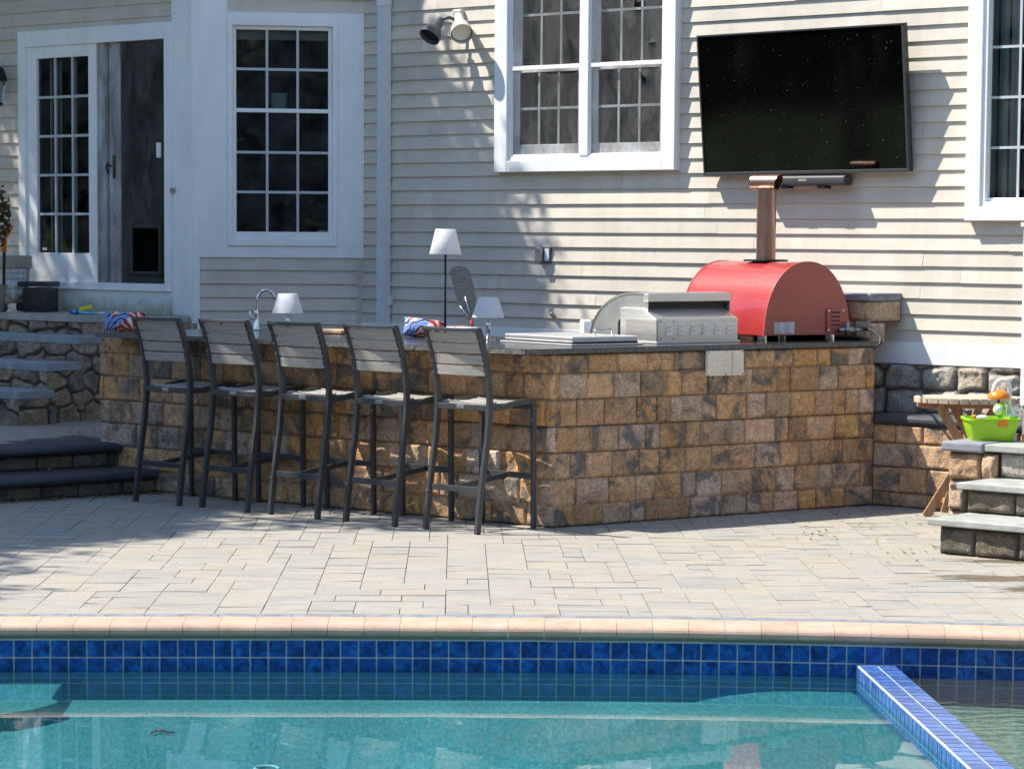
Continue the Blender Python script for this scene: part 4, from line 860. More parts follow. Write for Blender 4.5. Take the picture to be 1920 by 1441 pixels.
louvers(vent, 'louver_plate', RF, (r_[0]+.01, r_[1]-.01, r_[2]+.01, r_[3]-.01), 3, 4, .05, .014, .045)
mb = MB()
for u in (r_[0]+.01, (r_[0]+r_[1])/2, r_[1]-.01):
    for z in (r_[2]+.008, r_[3]-.008): mb.tube([RF.pt(u, z, .045), RF.pt(u, z, .048)], .004, 8)
mb.pbox(RF, r_[0]+(r_[1]-r_[0])*.665, r_[0]+(r_[1]-r_[0])*.672, r_[2]+.004, r_[3]-.004, .045, .047); mb.build('screws', 'dark_screw_metal', vent)
# ------------------------------------------------------------------ stub wall behind the oven
SW0 = isect(cor+E1M*.22, E1, 1629); 
sw = thing('backsplash_wall', 'short split face stone wall with grey cap behind the red oven', 'stone wall', (SW0.x, SW0.y, 0))
swl = SW0-UW*1.05; ztp = 1.275
stone_face('stone_face', swl, SW0, SZ1, ztp, 'tan_block', sw, [1.15], seed=31, amp=.05, widths=(.2, .3, .35))
e_ = SW0+E1*.26
stone_face('stone_face', SW0, e_, 1.145, ztp, 'tan_block', sw, [], seed=32, amp=.02, widths=(.9,), phase=.0)
stone_face('stone_face', SW0, SW0+E1*.13, SZ1-.03, 1.14, 'tan_block', sw, [], seed=33, amp=.02, widths=(.9,))
mb = MB(); mb.prism([(p.x, p.y, ztp) for p in (swl+NW*.03, SW0+NW*.03+UW*.02, SW0+NW*.0+E1*.27+NW*.02, SW0+E1*.27-NW*.03, swl-NW*.25)], (0, 0, .05)); mb.build('cap', 'grey_cap', sw, bevel=.008)
mb = MB(); mb.prism([(p.x, p.y, 1.14) for p in (swl, SW0, e_, e_-NW*.0-UW*.02, swl-NW*.22)], (0, 0, .13)); mb.prism([(p.x, p.y, SZ1+.001) for p in (swl-NW*.01, SW0-NW*.01, SW0+E1*.12, swl-NW*.2)], (0, 0, .107)); mb.build('core', 'tan_block', sw)
# ------------------------------------------------------------------ low bench wall at right
Bq = PR.xy+Vector((.005, .0)); BW = Plane(Bq, UW, NW)
bw = thing('bench_wall', 'low stone seat wall with black bullnose cap between bar and right steps', 'seat wall', (Bq.x, Bq.y, 0))
stone_face('block_wall', Bq, Bq+UW*1.3, 0, .515, 'block', bw, [.09, .25, .40], seed=41, amp=.024, widths=(.2, .28, .35))
mb = MB(); mb.prism([(p.x, p.y, .515) for p in (Bq+NW*.03, Bq+UW*1.3+NW*.03, Bq+UW*1.3-NW*.28, Bq-NW*.28)], (0, 0, .062)); mb.build('cap', 'black_cap', bw, bevel=.022)
# ------------------------------------------------------------------ right stone steps
st0 = gnd(1739, 971, .19); ST = Plane(st0.xy, UW, NW)
rs = thing('stone_steps', 'bluestone steps on mossy stone blocks at the right edge of the patio', 'steps', (st0.x, st0.y, 0))
def slab(name, pl, a, b_, z, th, o0, o1, mat, parent, bev=.006):
    mb = MB(); mb.pbox(pl, a, b_, z-th, z, o0, o1); return mb.build(name, mat, parent, bevel=bev)
slab('tread', ST, 0, 2.0, .19, .036, -.50, 0, 'bluestone', rs)
a2 = gnd(1793, 905, .355); u2, = (ST.at(1793, 905, -.36)[0],)
slab('tread', ST, u2, 2.0, .355, .036, -.86, -.36, 'bluestone', rs)
u3 = ST.at(1845, 826, -.72)[0]; u4 = ST.at(1766, 812, -.72)[0]
slab('tread', ST, u3+.004, 2.2, .54, .04, -1.7, -.72, 'bluestone', rs); slab('cap', ST, u4, u3-.004, .545, .055, -1.1, -.71, 'grey_cap', rs, .012)
def riser(u0_, u1_, z0_, z1_, o, mat, seed, **k): return stone_face('riser', ST.pt(u0_, 0, o).xy, ST.pt(u1_, 0, o).xy, z0_, z1_, mat, rs, k.get('rows', []), seed=seed, amp=k.get('amp', .03), widths=k.get('widths', (.26, .33)), res=.011, groove=.02)
ur = ST.at(1764, 1010, -.06)[0]
riser(ur, 2.0, 0, .15, -.06, 'mossy_stone', 51); slab('core', ST, ur+.01, 2.0, .15, .15, -.48, -.07, 'mossy_stone', rs, 0)
riser(u2-.01, 2.0, .192, .318, -.42, 'mossy_stone', 52, widths=(.24, .30)); slab('core', ST, u2, 2.0, .317, .31, -.86, -.43, 'mossy_stone', rs, 0)
u5 = ST.at(1783, 870, -.76)[0]; u6 = ST.at(1872, 870, -.76)[0]
riser(u5, u6, 0, .49, -.76, 'tan_block', 53, rows=[.16, .33], widths=(.3, .4), amp=.06); riser(u6+.012, 2.2, .357, .498, -.775, 'grey_stone', 54, widths=(.5, .6)); slab('core', ST, u5+.01, 2.2, .488, .48, -1.7, -.78, 'tan_block', rs, 0)
stone_face('riser', ST.pt(u5, 0, -1.7).xy, ST.pt(u5, 0, -.76).xy, 0, .49, 'tan_block', rs, [.16, .33], seed=55, amp=.03, res=.015)
# white porch post at the right edge
q_ = atY(1917, 700, 15.45); pp = thing('porch_post', 'white square post at the right edge beside the toy sink', 'post', (q_.x+.055, 15.45, .54))
q_ = atY(1915, 700, 15.45); xx = q_.x+.055; pp.location = (xx, 15.45, .54)
zt_ = atY(1918, 425, 15.45).z; zb_ = atY(1918, 760, 15.45).z
MB().box((xx, 15.45, (zt_+zb_)/2), (.10, .10, zt_-zb_), .0).build('shaft', 'white_trim', pp, bevel=.004)
MB().box((xx, 15.45, zt_+.012), (.13, .13, .024), .0).build('cap', 'white_trim', pp, bevel=.004)
MB().box((xx+.01, 15.45, (zb_+.54)/2), (.09, .09, zb_-.54), .0).build('base', 'grey_cap', pp, bevel=.004)
# ------------------------------------------------------------------ left: landing, dark steps, fieldstone platform
LS = thing('patio_steps', 'two dark bullnose steps up to the left landing', 'steps', tuple(gnd(165, 932)))
EL_ = (gnd(289, 923).xy-gnd(0, 940).xy).normalized(); NLS = Vector((EL_.y, -EL_.x))
def curve_step(z, th, x_end_px, y_ref, base_off, mat_t, riser_z0, seed):
    # nosing line through ground-plane points, shifted inward by base_off; gently curved
    a = gnd(0, 940).xy-EL_*2.2; L_ = (gnd(289, 923).xy-a).length
    n = 24; pts = []
    for i in range(n+1):
        t = i/n; p = a+EL_*(L_*t)-NLS*(base_off+.10*(2*t-1)**2*0-.05*math.sin(t*math.pi))
        pts.append(p)
    return pts
def build_step(name_seed, z, base_off, endx):
    pts = curve_step(z, .06, endx, 0, base_off, None, 0, 1)
    pts = [p for p in pts if 960+FPX*p.x/p.y < endx]
    pe = pts[-1]; k = isect(pe, EL_, endx); pts.append(k)
    mb = MB(); R_ = []
    for p in pts:
        sec = []
        for (o, dz) in ((-.5, -.058), (-.5, 0), (-.01, 0), (.012, -.006), (.026, -.018), (.032, -.032), (.026, -.046), (.01, -.058)):
            q = p+NLS*(o+.02); sec.append(Vector((q.x, q.y, z+dz)))
        R_.append(sec)
    mb.rings(R_); smooth_angle(mb.build('tread', 'black_cap', LS), 50)
    stone_face('riser', pts[0], pts[-1]-EL_*.01, max(0, z-.155), z-.057, 'mossy_stone', LS, [], seed=name_seed, amp=.018, widths=(.26, .32), groove=.012)
    return pts
p_lo = build_step(61, .15, 0, 289); p_hi = build_step(62, .30, .40, 241)
mb = MB(); a = gnd(0, 940).xy-EL_*2.2-NLS*.43; b2 = isect(a, EL_, 235)
mb.prism([(p.x, p.y, .26) for p in (a, b2, A0+WL*.0, A0-NL*1.4, Vector((-1.7, 20.6)), Vector((-5.5, 23.5)), a-NLS*4.5)], (0, 0, .03)); tag(mb.build('landing_base', 'joint_sand'), kind='structure')
LB = a
tag(pavers('landing', -8.5, -1.5, 15.5, 21.5, .302, math.radians(37), (-3.2, 18), clip=lambda x, y: ((Vector((x, y))-LB).dot(NLS) < -.03) and (x/y < -.18 or y > 17.9), seed=5), kind='structure')
# fieldstone platform + bluestone steps by the door
PC = Vector((-3.22, 15.9*KD)); PCp = isect(PC, Vector((1, 0)), 152)
pf = thing('stone_platform', 'fieldstone platform with bluestone cap and steps below the sliding door', 'stone platform', (PCp.x, PCp.y, .3))
fr_end = Vector((K.x-.02, K.y-.03)); RSX = fr_end+Vector((.5, .1))
stone_face('fieldstone_wall', PCp, Vector((-2.36, 15.95*KD)), .28, 1.01, 'fieldstone', pf, field=.26, amp=.05, groove=.035, seed=75)
stone_face('fieldstone_wall', PCp+NW*1.0, PCp, .28, 1.01, 'fieldstone', pf, field=.24, amp=.05, groove=.03, seed=76) if False else None
stone_face('fieldstone_wall', PCp-UW*2.4, PCp, .28, 1.01, 'fieldstone', pf, field=.2, amp=.04, groove=.03, seed=73)
mb = MB(); q = [PCp-UW*2.4+NW*.04, PCp+NW*.04+UW*.02, Vector((-2.42, 15.93*KD)), Vector((-2.44, 16.1*KD)), K.xy+NW*.0-UW*.02, K.xy-UW*3.1]
mb.prism([(p.x, p.y, 1.012) for p in q], (0, 0, .052)); mb.build('cap', 'bluestone', pf, bevel=.008)
def lstep(x_px, y_px, z, o, th=.06):
    p = isect(PCp+NW*o*1.15, UW, x_px); mb = MB(); mb.prism([(c.x, c.y, z-th) for c in (p, p-NW*(.34), p-NW*.34-UW*2, p-UW*2)], (0, 0, th)); mb.build('tread', 'blue_bluestone', pf, bevel=.006)
    return p
t1 = lstep(145, 640, .92, .22); t2 = lstep(84, 690, .735, .52); t3 = lstep(30, 740, .55, .82)
zz = [.86, .675, .49]
for i, (t_, z_) in enumerate(((t1, .86), (t2, .675), (t3, .49))):
    s_ = t_-NW*.03-UW*.02
    stone_face('riser', s_-UW*1.9, s_, .28, z_, 'fieldstone', pf, field=.19, amp=.05, groove=.02, seed=80+i)
    stone_face('riser', s_, s_-NW*.34, .28, z_, 'fieldstone', pf, field=.17, amp=.04, groove=.02, seed=84+i)
# things on the platform
def plat(x, y, o=.0): return gnd(x, y, 1.064)
q_ = gnd(30, 585, 1.064)
q_.y = 16.75*KD; q_.x = (28-960)/FPX*q_.y
bin_ = thing('bin', 'beige bin with a white cloth hanging over it at the left end of the platform', 'bin', (q_.x, q_.y, 1.064))
MB().lathe((q_.x, q_.y, 1.064), [(.08, .06), (.095, .09), (.115, .31), (.118, .33), (.105, .33)], 24).build('body', 'beige_plastic', bin_, smooth=True)
MB().lathe((q_.x, q_.y, 1.064), [(.10, .33), (.132, .335), (.135, .35), (.128, .40), (.135, .415), (.125, .43), (.03, .435)], 28).build('lid', 'beige_plastic', bin_, smooth=True)
mb = MB(); R_ = []
for i in range(20):
    t_ = -2.2+i*1.6/19; ro = .122+.003*math.sin(i*.9); R_.append([Vector((q_.x+ro*math.cos(t_)*1.0, q_.y+ro*math.sin(t_), 1.064+z)) for z in (.33, .29, .24, .17, .11+.02*math.sin(i*.5))])
for i in range(19):
    for j in range(4): mb.add([R_[i][j], R_[i+1][j], R_[i+1][j+1], R_[i][j+1]], [(0, 1, 2, 3)])
o = mb.build('cloth', 'white_cloth', bin_, smooth=True); sm_ = o.modifiers.new('s', 'SOLIDIFY'); sm_.thickness = .004
mb = MB(); [mb.tube([(q_.x+.09*math.cos(t_)-.012, q_.y+.09*math.sin(t_), 1.064+.03), (q_.x+.09*math.cos(t_)+.012, q_.y+.09*math.sin(t_), 1.064+.03)], .03, 14) for t_ in (-2.4, -.8, 1.5)]; mb.build('caster', 'rubber', bin_)
x2 = (78-960)/FPX*16.6*KD; bx_ = thing('step_box', 'black plastic box beside the beige bin below the sliding door', 'box', (x2, 16.55*KD, 1.064))
MB().box((x2, 16.55*KD, 1.064+.095), (.20, .22, .19), -.3).build('body', 'black_plastic', bx_, bevel=.01)
MB().box((x2-.02, 16.58*KD, 1.064+.215), (.24, .26, .04), -.3).build('lid', 'black_plastic', bx_, bevel=.008)
q_ = Vector(((148-960)/FPX*16.05*KD, 16.05*KD, 1.064))
sf = thing('swim_float', 'blue patterned armband with a yellow strap lying on the bluestone cap', 'swim float', tuple(q_))
o = MB().ball(q_+Vector((0, 0, .02)), .07, (1.15, .7, .32)).build('armband', 'swim_print', sf, smooth=True)
MB().box(q_+Vector((.05, -.03, .05)), (.10, .03, .03), R=Euler((0, -.25, .1)).to_matrix()).build('strap', 'yellow_plastic', sf, bevel=.006)
MB().ball(q_+Vector((.07, -.02, .012)), .05, (1.0, .8, .25)).build('armband', 'swim_print', sf, smooth=True)
q2_ = q_+Vector((.21, .02, .0)); MBo = MB(); MBo.tube([q2_+Vector((-.10, 0, .008)), q2_+Vector((-.03, -.01, .012)), q2_+Vector((.02, .01, .01)), q2_+Vector((.07, 0, .014))], [.006, .009, .007, .015], 10)
tag(MBo.build('goggles', 'white_plastic', smooth=True), 'small white plastic piece lying right of the blue armband', 'toy')
# potted plant and orange handle at the far left
q_ = Vector(((-14-960)/FPX*16.4*KD, 16.4*KD, 1.064)); pl_ = thing('potted_plant', 'reddish green leafy plant in a pot at the left edge of the platform', 'plant', tuple(q_))
MB().lathe(q_, [(.08, 0), (.11, .2), (.12, .21), (.10, .2)], 20).build('pot', 'beige_plastic', pl_, smooth=True)
MB().tube([q_+Vector((0, 0, .18)), q_+Vector((.01, 0, .6)), q_+Vector((0, 0, .95))], [.012, .01, .006], 8).build('stem', 'bark', pl_)
def leafcloud(n, cen, rad, size, seed, shell=.0):
    rg = np.random.default_rng(seed); d = rg.normal(size=(n, 3)); d /= np.linalg.norm(d, axis=1)[:, None]; r = rg.random(n)**(1/2.2)
    c = np.array(cen)+d*r[:, None]*np.array(rad)
    a = rg.normal(size=(n, 3)); a /= np.linalg.norm(a, axis=1)[:, None]; b_ = np.cross(a, rg.normal(size=(n, 3))); b_ /= np.linalg.norm(b_, axis=1)[:, None]
    s_ = size*(.6+.8*rg.random(n))[:, None]; V = np.stack([c-a*s_*.5, c+b_*s_*.28, c+a*s_*.5, c-b_*s_*.28], 1).reshape(-1, 3)
    return V, np.arange(4*n).reshape(-1, 4), rg.random(n)
V, F, fr_ = leafcloud(420, (q_.x+.01, q_.y, 1.8), (.13, .13, .28), .05, 5); npmesh('foliage', V, F, 'red_leaf', pl_, fr=fr_)
q_ = Vector(((11-960)/FPX*16.5*KD, 16.5*KD, 1.5)); z0_ = atY(8, 472, 20.62).z; z1_ = atY(18, 412, 20.62).z; zg = 1.064
oh = thing('pool_net_handle', 'orange curved grip on a black pole left of the sliding door', 'handle', (q_.x, q_.y, zg))
MB().tube([(q_.x-.02, 20.62, zg), (q_.x-.012, 20.62, z0_)], .012, 10).build('pole', 'black_metal', oh)
xa = atY(5, 460, 20.62).x
MB().tube([(xa+.005, 20.62, z0_+.0), (xa+.012, 20.62, z0_+.09), (xa+.02, 20.62, z0_+.11), (xa+.045, 20.62, z0_+.17), (xa+.065, 20.62, z0_+.21), (xa+.075, 20.62, z0_+.19)], [.022, .024, .016, .026, .026, .014], 12).build('grip', 'orange_plastic', oh, smooth=True)
# ------------------------------------------------------------------ STOOLS
def make_stool():
    r = thing('bar_stool', '', 'bar stool', (0, 0, 0), 0, 'bar stools along the block bar')
    hwid = .202; seatz = .735
    post = [(0, 0, 0), (0, .018, .15), (0, .048, .35), (0, .078, .52), (0, .094, .68), (0, .096, .76), (0, .085, .86), (0, .062, .98), (0, .028, 1.08), (0, -.002, 1.15)]
    for s_ in (-1, 1):
        MB().sweep([(s_*hwid, y, z) for x, y, z in post], .024, .036, (1, 0, 0)).build('back_post', 'stool_metal', r, bevel=.003, local=True)
        MB().sweep([(s_*hwid, .462, .722), (s_*hwid, .466, .4), (s_*hwid, .472, 0)], .024, .030, (1, 0, 0)).build('leg', 'stool_metal', r, bevel=.003, local=True)
        MB().sweep([(s_*hwid, .106, .705), (s_*hwid, .19, .706), (s_*hwid, .29, .722), (s_*hwid, .38, .732), (s_*hwid, .476, .730)], .024, .032, (1, 0, 0)).build('seat_rail', 'stool_metal', r, bevel=.003, local=True)
    MB().sweep([(-hwid+.012, .092, .705), (hwid-.012, .092, .705)], .026, .034, (0, 1, 0)).build('seat_rail', 'stool_metal', r, bevel=.003, local=True)
    MB().sweep([(-hwid+.012, .462, .700), (hwid-.012, .462, .700)], .024, .034, (0, 1, 0)).build('seat_rail', 'stool_metal', r, bevel=.003, local=True)
    MB().sweep([(-hwid-.011, -.004, 1.148), (-.1, -.016, 1.146), (0, -.022, 1.145), (.1, -.016, 1.146), (hwid+.011, -.004, 1.148)], .034, .02, (0, 1, 0)).build('top_rail', 'stool_metal', r, bevel=.003, local=True)
    MB().sweep([(-hwid+.012, .033, .245), (hwid-.012, .033, .245)], .014, .034, (0, 1, 0)).build('stretcher', 'stool_metal', r, bevel=.002, local=True)
    MB().sweep([(-hwid+.012, .466, .30), (hwid-.012, .466, .30)], .014, .034, (0, 1, 0)).build('stretcher', 'stool_metal', r, bevel=.002, local=True)
    MB().sweep([(0, .041, .250), (0, .458, .298)], .016, .030, (1, 0, 0)).build('stretcher', 'stool_metal', r, bevel=.002, local=True)
    # slats of the back, slightly bowed
    zs = [(.885, .94), (.948, 1.003), (1.011, 1.066), (1.074, 1.129)]
    def yb(z): return np.interp(z, [p[2] for p in post], [p[1] for p in post])
    for z0_, z1_ in zs:
        R_ = []
        for i in range(9):
            x_ = (-1+i/4)*(hwid-.013); bow = -.018*(1-(x_/hwid)**2); ya, yb_ = yb(z0_)+bow, yb(z1_)+bow
            R_.append([Vector((x_, ya-.006, z0_)), Vector((x_, yb_-.006, z1_)), Vector((x_, yb_+.006, z1_)), Vector((x_, ya+.006, z0_))])
        m_ = MB(); m_.cur = random.random(); m_.rings(R_).build('back_slat', 'slat', r, bevel=.002, local=True)
    # seat slats run across, dished
    for k in range(6):
        ya = .116+k*.058; R_ = []
        for i in range(9):
            x_ = (-1+i/4)*(hwid-.013); dz = -.016*(1-(x_/hwid)**2)+.018*((k-2.2)/3.0)**2
            yy = ya; R_.append([Vector((x_, yy, .716+dz)), Vector((x_, yy, .728+dz)), Vector((x_, yy+.053, .728+dz+.002)), Vector((x_, yy+.053, .716+dz+.002))])
        m_ = MB(); m_.cur = random.random(); m_.rings(R_).build('seat_slat', 'slat', r, bevel=.002, local=True)
    m_ = MB()
    for z0_, z1_ in zs:
        for s_ in (-1, 1):
            zc_ = (z0_+z1_)/2; m_.tube([(s_*(hwid-.001), yb(zc_)-.020, zc_+.013), (s_*(hwid-.001), yb(zc_)-.017, zc_+.013)], .004, 8); m_.tube([(s_*(hwid-.001), yb(zc_)-.020, zc_-.015), (s_*(hwid-.001), yb(zc_)-.017, zc_-.015)], .004, 8)
    m_.tube([(-hwid, .002, .222), (-hwid, .009, .222)], .005, 8); m_.build('screws', 'badge', r, local=True)
    MB().box((-.01, .0785, .707), (.055, .003, .018)).build('maker_badge', 'badge', r, bevel=.002, local=True)
    mk = MB()
    for k in range(7): mk.box((-.031+k*.007, .0768, .707), (.004, .001, .007))
    mk.build('badge_print', 'bronze_fixture', r, local=True)
    return r
def copy_tree(o, parent=None):
    c = o.copy(); C.objects.link(c)
    if parent: c.parent = parent
    for ch in list(o.children): copy_tree(ch, c)
    return c
stool = make_stool()
feet = [((252, 939.6), (338, 948.5)), ((375.4, 951), (467, 960)), ((503, 964), (598.8, 973)), ((643.8, 977.4), (744.5, 987)), ((793, 991.5), (900, 1001.6))]
slab_names = ['darkest slatted bar stool farthest left, in front of the end of the bar', 'slatted bar stool in tree shade, second from the left', 'slatted bar stool in the middle of the row, before the gooseneck faucet and lamp',
              'slatted bar stool between the middle stool and the sunlit end stool', 'sunlit slatted bar stool at the right end of the row, beside the bar corner']
kids = [c for c in C.objects]
for i, (l, r_) in enumerate(feet):
    a, b_ = gnd(*l), gnd(*r_); mid = (a+b_)/2
    s_ = stool if i == 0 else copy_tree(stool)
    yaw = math.radians(-42+[1, .5, 0, -.5, -.5][i]); s_.location = (mid.x, mid.y, 0); s_.rotation_euler = (0, 0, yaw); s_['label'] = slab_names[i]
# ------------------------------------------------------------------ LAMPS
def lamp(x, y, tall, label, group='white shaded lamps on the bar'):
    r = thing('table_lamp', label, 'lamp', (x, y, SZ1), 0, group)
    zb, zt = (.137, .262) if not tall else (.545-.02, .700-.02); sc = 1 if not tall else 1.0
    MB().lathe((x, y, SZ1), [(.098*sc, zb), (.100*sc, zb+.003), (.062*sc, zt), (.060*sc, zt+.001)], 36).build('shade', 'lamp_shade', r, smooth=False)
    smooth_angle(r.children[0], 50)
    if tall:
        MB().tube([(x, y, SZ1+.01), (x, y, SZ1+zb+.02)], .007, 12).build('stem', 'black_metal', r, smooth=True); MB().lathe((x, y, SZ1), [(.065, 0), (.065, .008), (.012, .014)], 28).build('base', 'black_metal', r)
    else:
        MB().tube([(x, y, SZ1+.006), (x, y, SZ1+zb+.02)], .013, 16).build('stem', 'chrome', r, smooth=True); MB().lathe((x, y, SZ1), [(.045, 0), (.045, .006), (.014, .010)], 28).build('base', 'chrome', r)
    return r
q_ = gnd(915, 637, SZ1); lamp(q_.x, q_.y, False, 'small white shaded lamp on a chrome stem beside the steel lid')
q_ = Vector(((538-960)/FPX*13.7*KD, 13.7*KD)); lamp(q_.x, q_.y, False, 'small white shaded lamp in front of the gooseneck faucet')
q_ = Vector(((833-960)/FPX*13.2*KD, 13.2*KD)); lamp(q_.x, q_.y, True, 'tall white shaded lamp on a thin black pole')
# faucet
q_ = gnd(481, 619, SZ1); fa = thing('faucet', 'chrome gooseneck faucet standing behind the stools on the bar', 'faucet', tuple(q_)); fx, fy = q_.x, q_.y
pth = [(fx, fy, SZ1+.02), (fx, fy, SZ1+.14)]+[(fx+.055-.055*math.cos(t), fy, SZ1+.19+.075*math.sin(t)) for t in np.linspace(0, 2.6, 12)]
pth = [(fx-.0, fy, SZ1+.02), (fx, fy, SZ1+.12)]+[(fx+.065-.065*math.cos(t), fy, SZ1+.17+.10*math.sin(t)) for t in np.linspace(.1, 2.75, 14)]
MB().tube(pth, .009, 14).build('spout', 'chrome', fa, smooth=True); MB().lathe((fx, fy, SZ1), [(.028, 0), (.022, .01), (.014, .11), (.016, .13), (.01, .135)], 20).build('base', 'chrome', fa, smooth=True)
MB().tube([(fx-.01, fy, SZ1+.075), (fx-.035, fy-.01, SZ1+.08), (fx-.045, fy-.01, SZ1+.13)], [.008, .007, .006], 10).build('lever', 'chrome', fa, smooth=True)
q_ = gnd(414, 606, SZ1+.0); q_ = Vector(((414-960)/FPX*14.5*KD, 14.5*KD, SZ1)); sd_ = thing('soap_dispenser', 'tiny chrome soap pump left of the gooseneck faucet', 'soap pump', tuple(q_))
MB().lathe(q_, [(.012, 0), (.010, .04), (.016, .045), (.016, .06), (.004, .066)], 14).build('body', 'chrome', sd_, smooth=True); MB().tube([q_+Vector((0, 0, .055)), q_+Vector((.05, 0, .06))], .005, 8).build('nozzle', 'chrome', sd_)
# cutting board, tray
q_ = Vector(((622-960)/FPX*13.95*KD, 13.95*KD, SZ1)); tag(MB().box((q_.x, q_.y, SZ1+.014), (.30, .22, .022), math.radians(-32)).build('cutting_board', 'board_wood', bevel=.004), 'light wooden cutting board lying between the third and fourth stool backs', 'cutting board')
q_ = gnd(858, 619, SZ1); tr_ = thing('tray', 'white flat tray with small utensils behind the right end stool', 'tray', tuple(q_))
MB().box((q_.x, q_.y, SZ1+.012), (.24, .16, .02), -.5).build('tray_body', 'white_plastic', tr_, bevel=.005); MB().tube([(q_.x-.03, q_.y, SZ1+.03), (q_.x+.05, q_.y+.02, SZ1+.035)], .008, 8).build('utensil', 'copper', tr_)
# cushions
def cushion(loc, w_, h_, t_, rot, label, seed):
    r = thing('cushion', label, 'cushion', tuple(loc), 0, 'patterned cushions on the bar'); n = 18; R = Euler(rot).to_matrix(); mb = MB(); V = []
    rg = random.Random(seed)
    for side in (1, -1):
        for i in range(n+1):
            for j in range(n+1):
                a, b_ = 2*i/n-1, 2*j/n-1; th = t_*(max(0, (1-a*a)*(1-b_*b_))**.45)*side
                pin = 1-.10*(1-abs(b_))*0; x_ = a*w_/2*(1-.07*(1-b_*b_)*(abs(a)**2)); z_ = b_*h_/2*(1-.09*(1-a*a)*(abs(b_)**2))
                V.append(Vector(loc)+Vector((0, 0, h_*.42))+R@Vector((x_, th, z_)))
    F = []
    for s_ in (0, 1):
        o_ = s_*(n+1)**2
        for i in range(n):
            for j in range(n):
                q = (o_+i*(n+1)+j, o_+(i+1)*(n+1)+j, o_+(i+1)*(n+1)+j+1, o_+i*(n+1)+j+1); F.append(q if s_ == 0 else q[::-1])
    mb.add(V, F); mb.build('cover', 'cushion_cloth', r, smooth=True); return r
q_ = Vector(((232-960)/FPX*14.15*KD, 14.15*KD, SZ1)); cushion(q_, .30, .14, .05, (-.35, .0, -.25), 'blue, white and orange patterned cushion on the left end of the bar', 1)
q_ = Vector(((793-960)/FPX*13.5*KD, 13.5*KD, SZ1)); cushion(q_, .27, .13, .06, (-.5, .12, -.1), 'orange and blue patterned cushion between the two right stools', 2)
# pizza peel
pe = atY(868, 560, 14.9*KD); zt_, zb_ = atY(866, 499, 14.9*KD).z, atY(885, 590, 14.9*KD).z
pl2 = thing('pizza_peel', 'perforated oval metal peel leaning behind the tall lamp', 'pizza peel', (pe.x, 14.9*KD, 1.0))
outl = [(845, 503), (852, 499.5), (862, 499), (873, 501), (880, 508), (886, 525), (891, 548), (893, 565), (891, 580), (886, 592), (880, 596), (872, 590), (862, 575), (853, 550), (847, 525), (843.5, 512)]
MB().prism([atY(x_, y_, 14.9*KD) for x_, y_ in outl], (0, .006, 0)).build('blade', 'perforated', pl2)
MB().tube([atY(862, 573, 14.88*KD), atY(884, 603, 14.86*KD)], .006, 10).build('handle', 'chrome', pl2, smooth=True); MB().tube([atY(872, 555, 14.885*KD), atY(884, 603, 14.86*KD)], .004, 8).build('handle', 'chrome', pl2, smooth=True)
MB().tube([atY(883.5, 600, 14.86*KD), atY(888, 622, 14.85*KD)], .012, 12).build('grip', 'red_plastic', pl2, smooth=True)
# ------------------------------------------------------------------ steel lid / side burner
CR = Plane(cor, E1, -E1M)     # off negative = inwards over the slab
def cp(u, z, m): return CR.pt(u, z, -m)
uL = CR.at(1073, 645, -.28)[0]; uRr = CR.at(1196, 645, -.28)[0]
sbn = thing('side_burner', 'low stainless steel lid with a bar handle left of the grill', 'side burner', tuple(cp(uL, SZ1, .28)))
MB().pbox(CR, uL-.02, uRr+.03, SZ1, SZ1+.010, -.98, -.26).build('tray', 'steel', sbn, bevel=.003)
MB().pbox(CR, uL, uRr, SZ1+.010, SZ1+.020, -.96, -.28).build('gasket', 'rubber', sbn)
MB().pbox(CR, uL, uRr, SZ1+.020, SZ1+.052, -.96, -.28).build('lid', 'steel', sbn, bevel=.006)
mb = MB(); ua, ub_ = CR.at(1113, 630, -.34)[0], CR.at(1146, 630, -.34)[0]
mb.tube([cp(ua, SZ1+.05, .33), cp(ua, SZ1+.085, .33), cp(ua+.01, SZ1+.09, .33), cp(ub_-.01, SZ1+.09, .33), cp(ub_, SZ1+.085, .33), cp(ub_, SZ1+.05, .33)], .008, 10); mb.build('handle', 'chrome', sbn, smooth=True)
# ------------------------------------------------------------------ built-in grill
gA = CR.at(1230, 640, -.30)[0]; gB = CR.at(1383, 640, -.30)[0]; gF = .30
gr = thing('grill', 'stainless steel built in grill with open roll hood seen from behind', 'grill', tuple(cp(gA, SZ1, gF)))
zb0, zb1, zb2 = SZ1+.008, CR.at(1300, 597, -gF)[1], CR.at(1290, 577, -gF-.1)[1]
MB().pbox(CR, gA-.005, gB+.012, SZ1, SZ1+.012, -gF-.35, -gF+.012).build('base_flange', 'steel', gr, bevel=.003)
prof = [(gF, zb0+.004), (gF, zb1), (gF+.14, zb2), (gF+.35, zb2), (gF+.35, zb0+.004)]
MB().prism([cp(gA, z, m) for m, z in prof], E1.to_3d()*(gB-gA)).build('heat_box', 'steel', gr, bevel=.004)
louvers(gr, 'steel', CR, (gA+.05, gB-.02, zb0+.04, zb1-.02), 6, 3, .055, .017, -gF)
mb = MB(); r_ = (gA+.035, gA+.135, zb0+.02, zb1-.015)
for u, z in ((r_[0], r_[2]), (r_[1], r_[2]), (r_[0], r_[3]), (r_[1], r_[3])): mb.tube([CR.pt(u, z, -gF), CR.pt(u, z, -gF+.004)], .004, 8)
mb.build('screws', 'dark_screw_metal', gr)
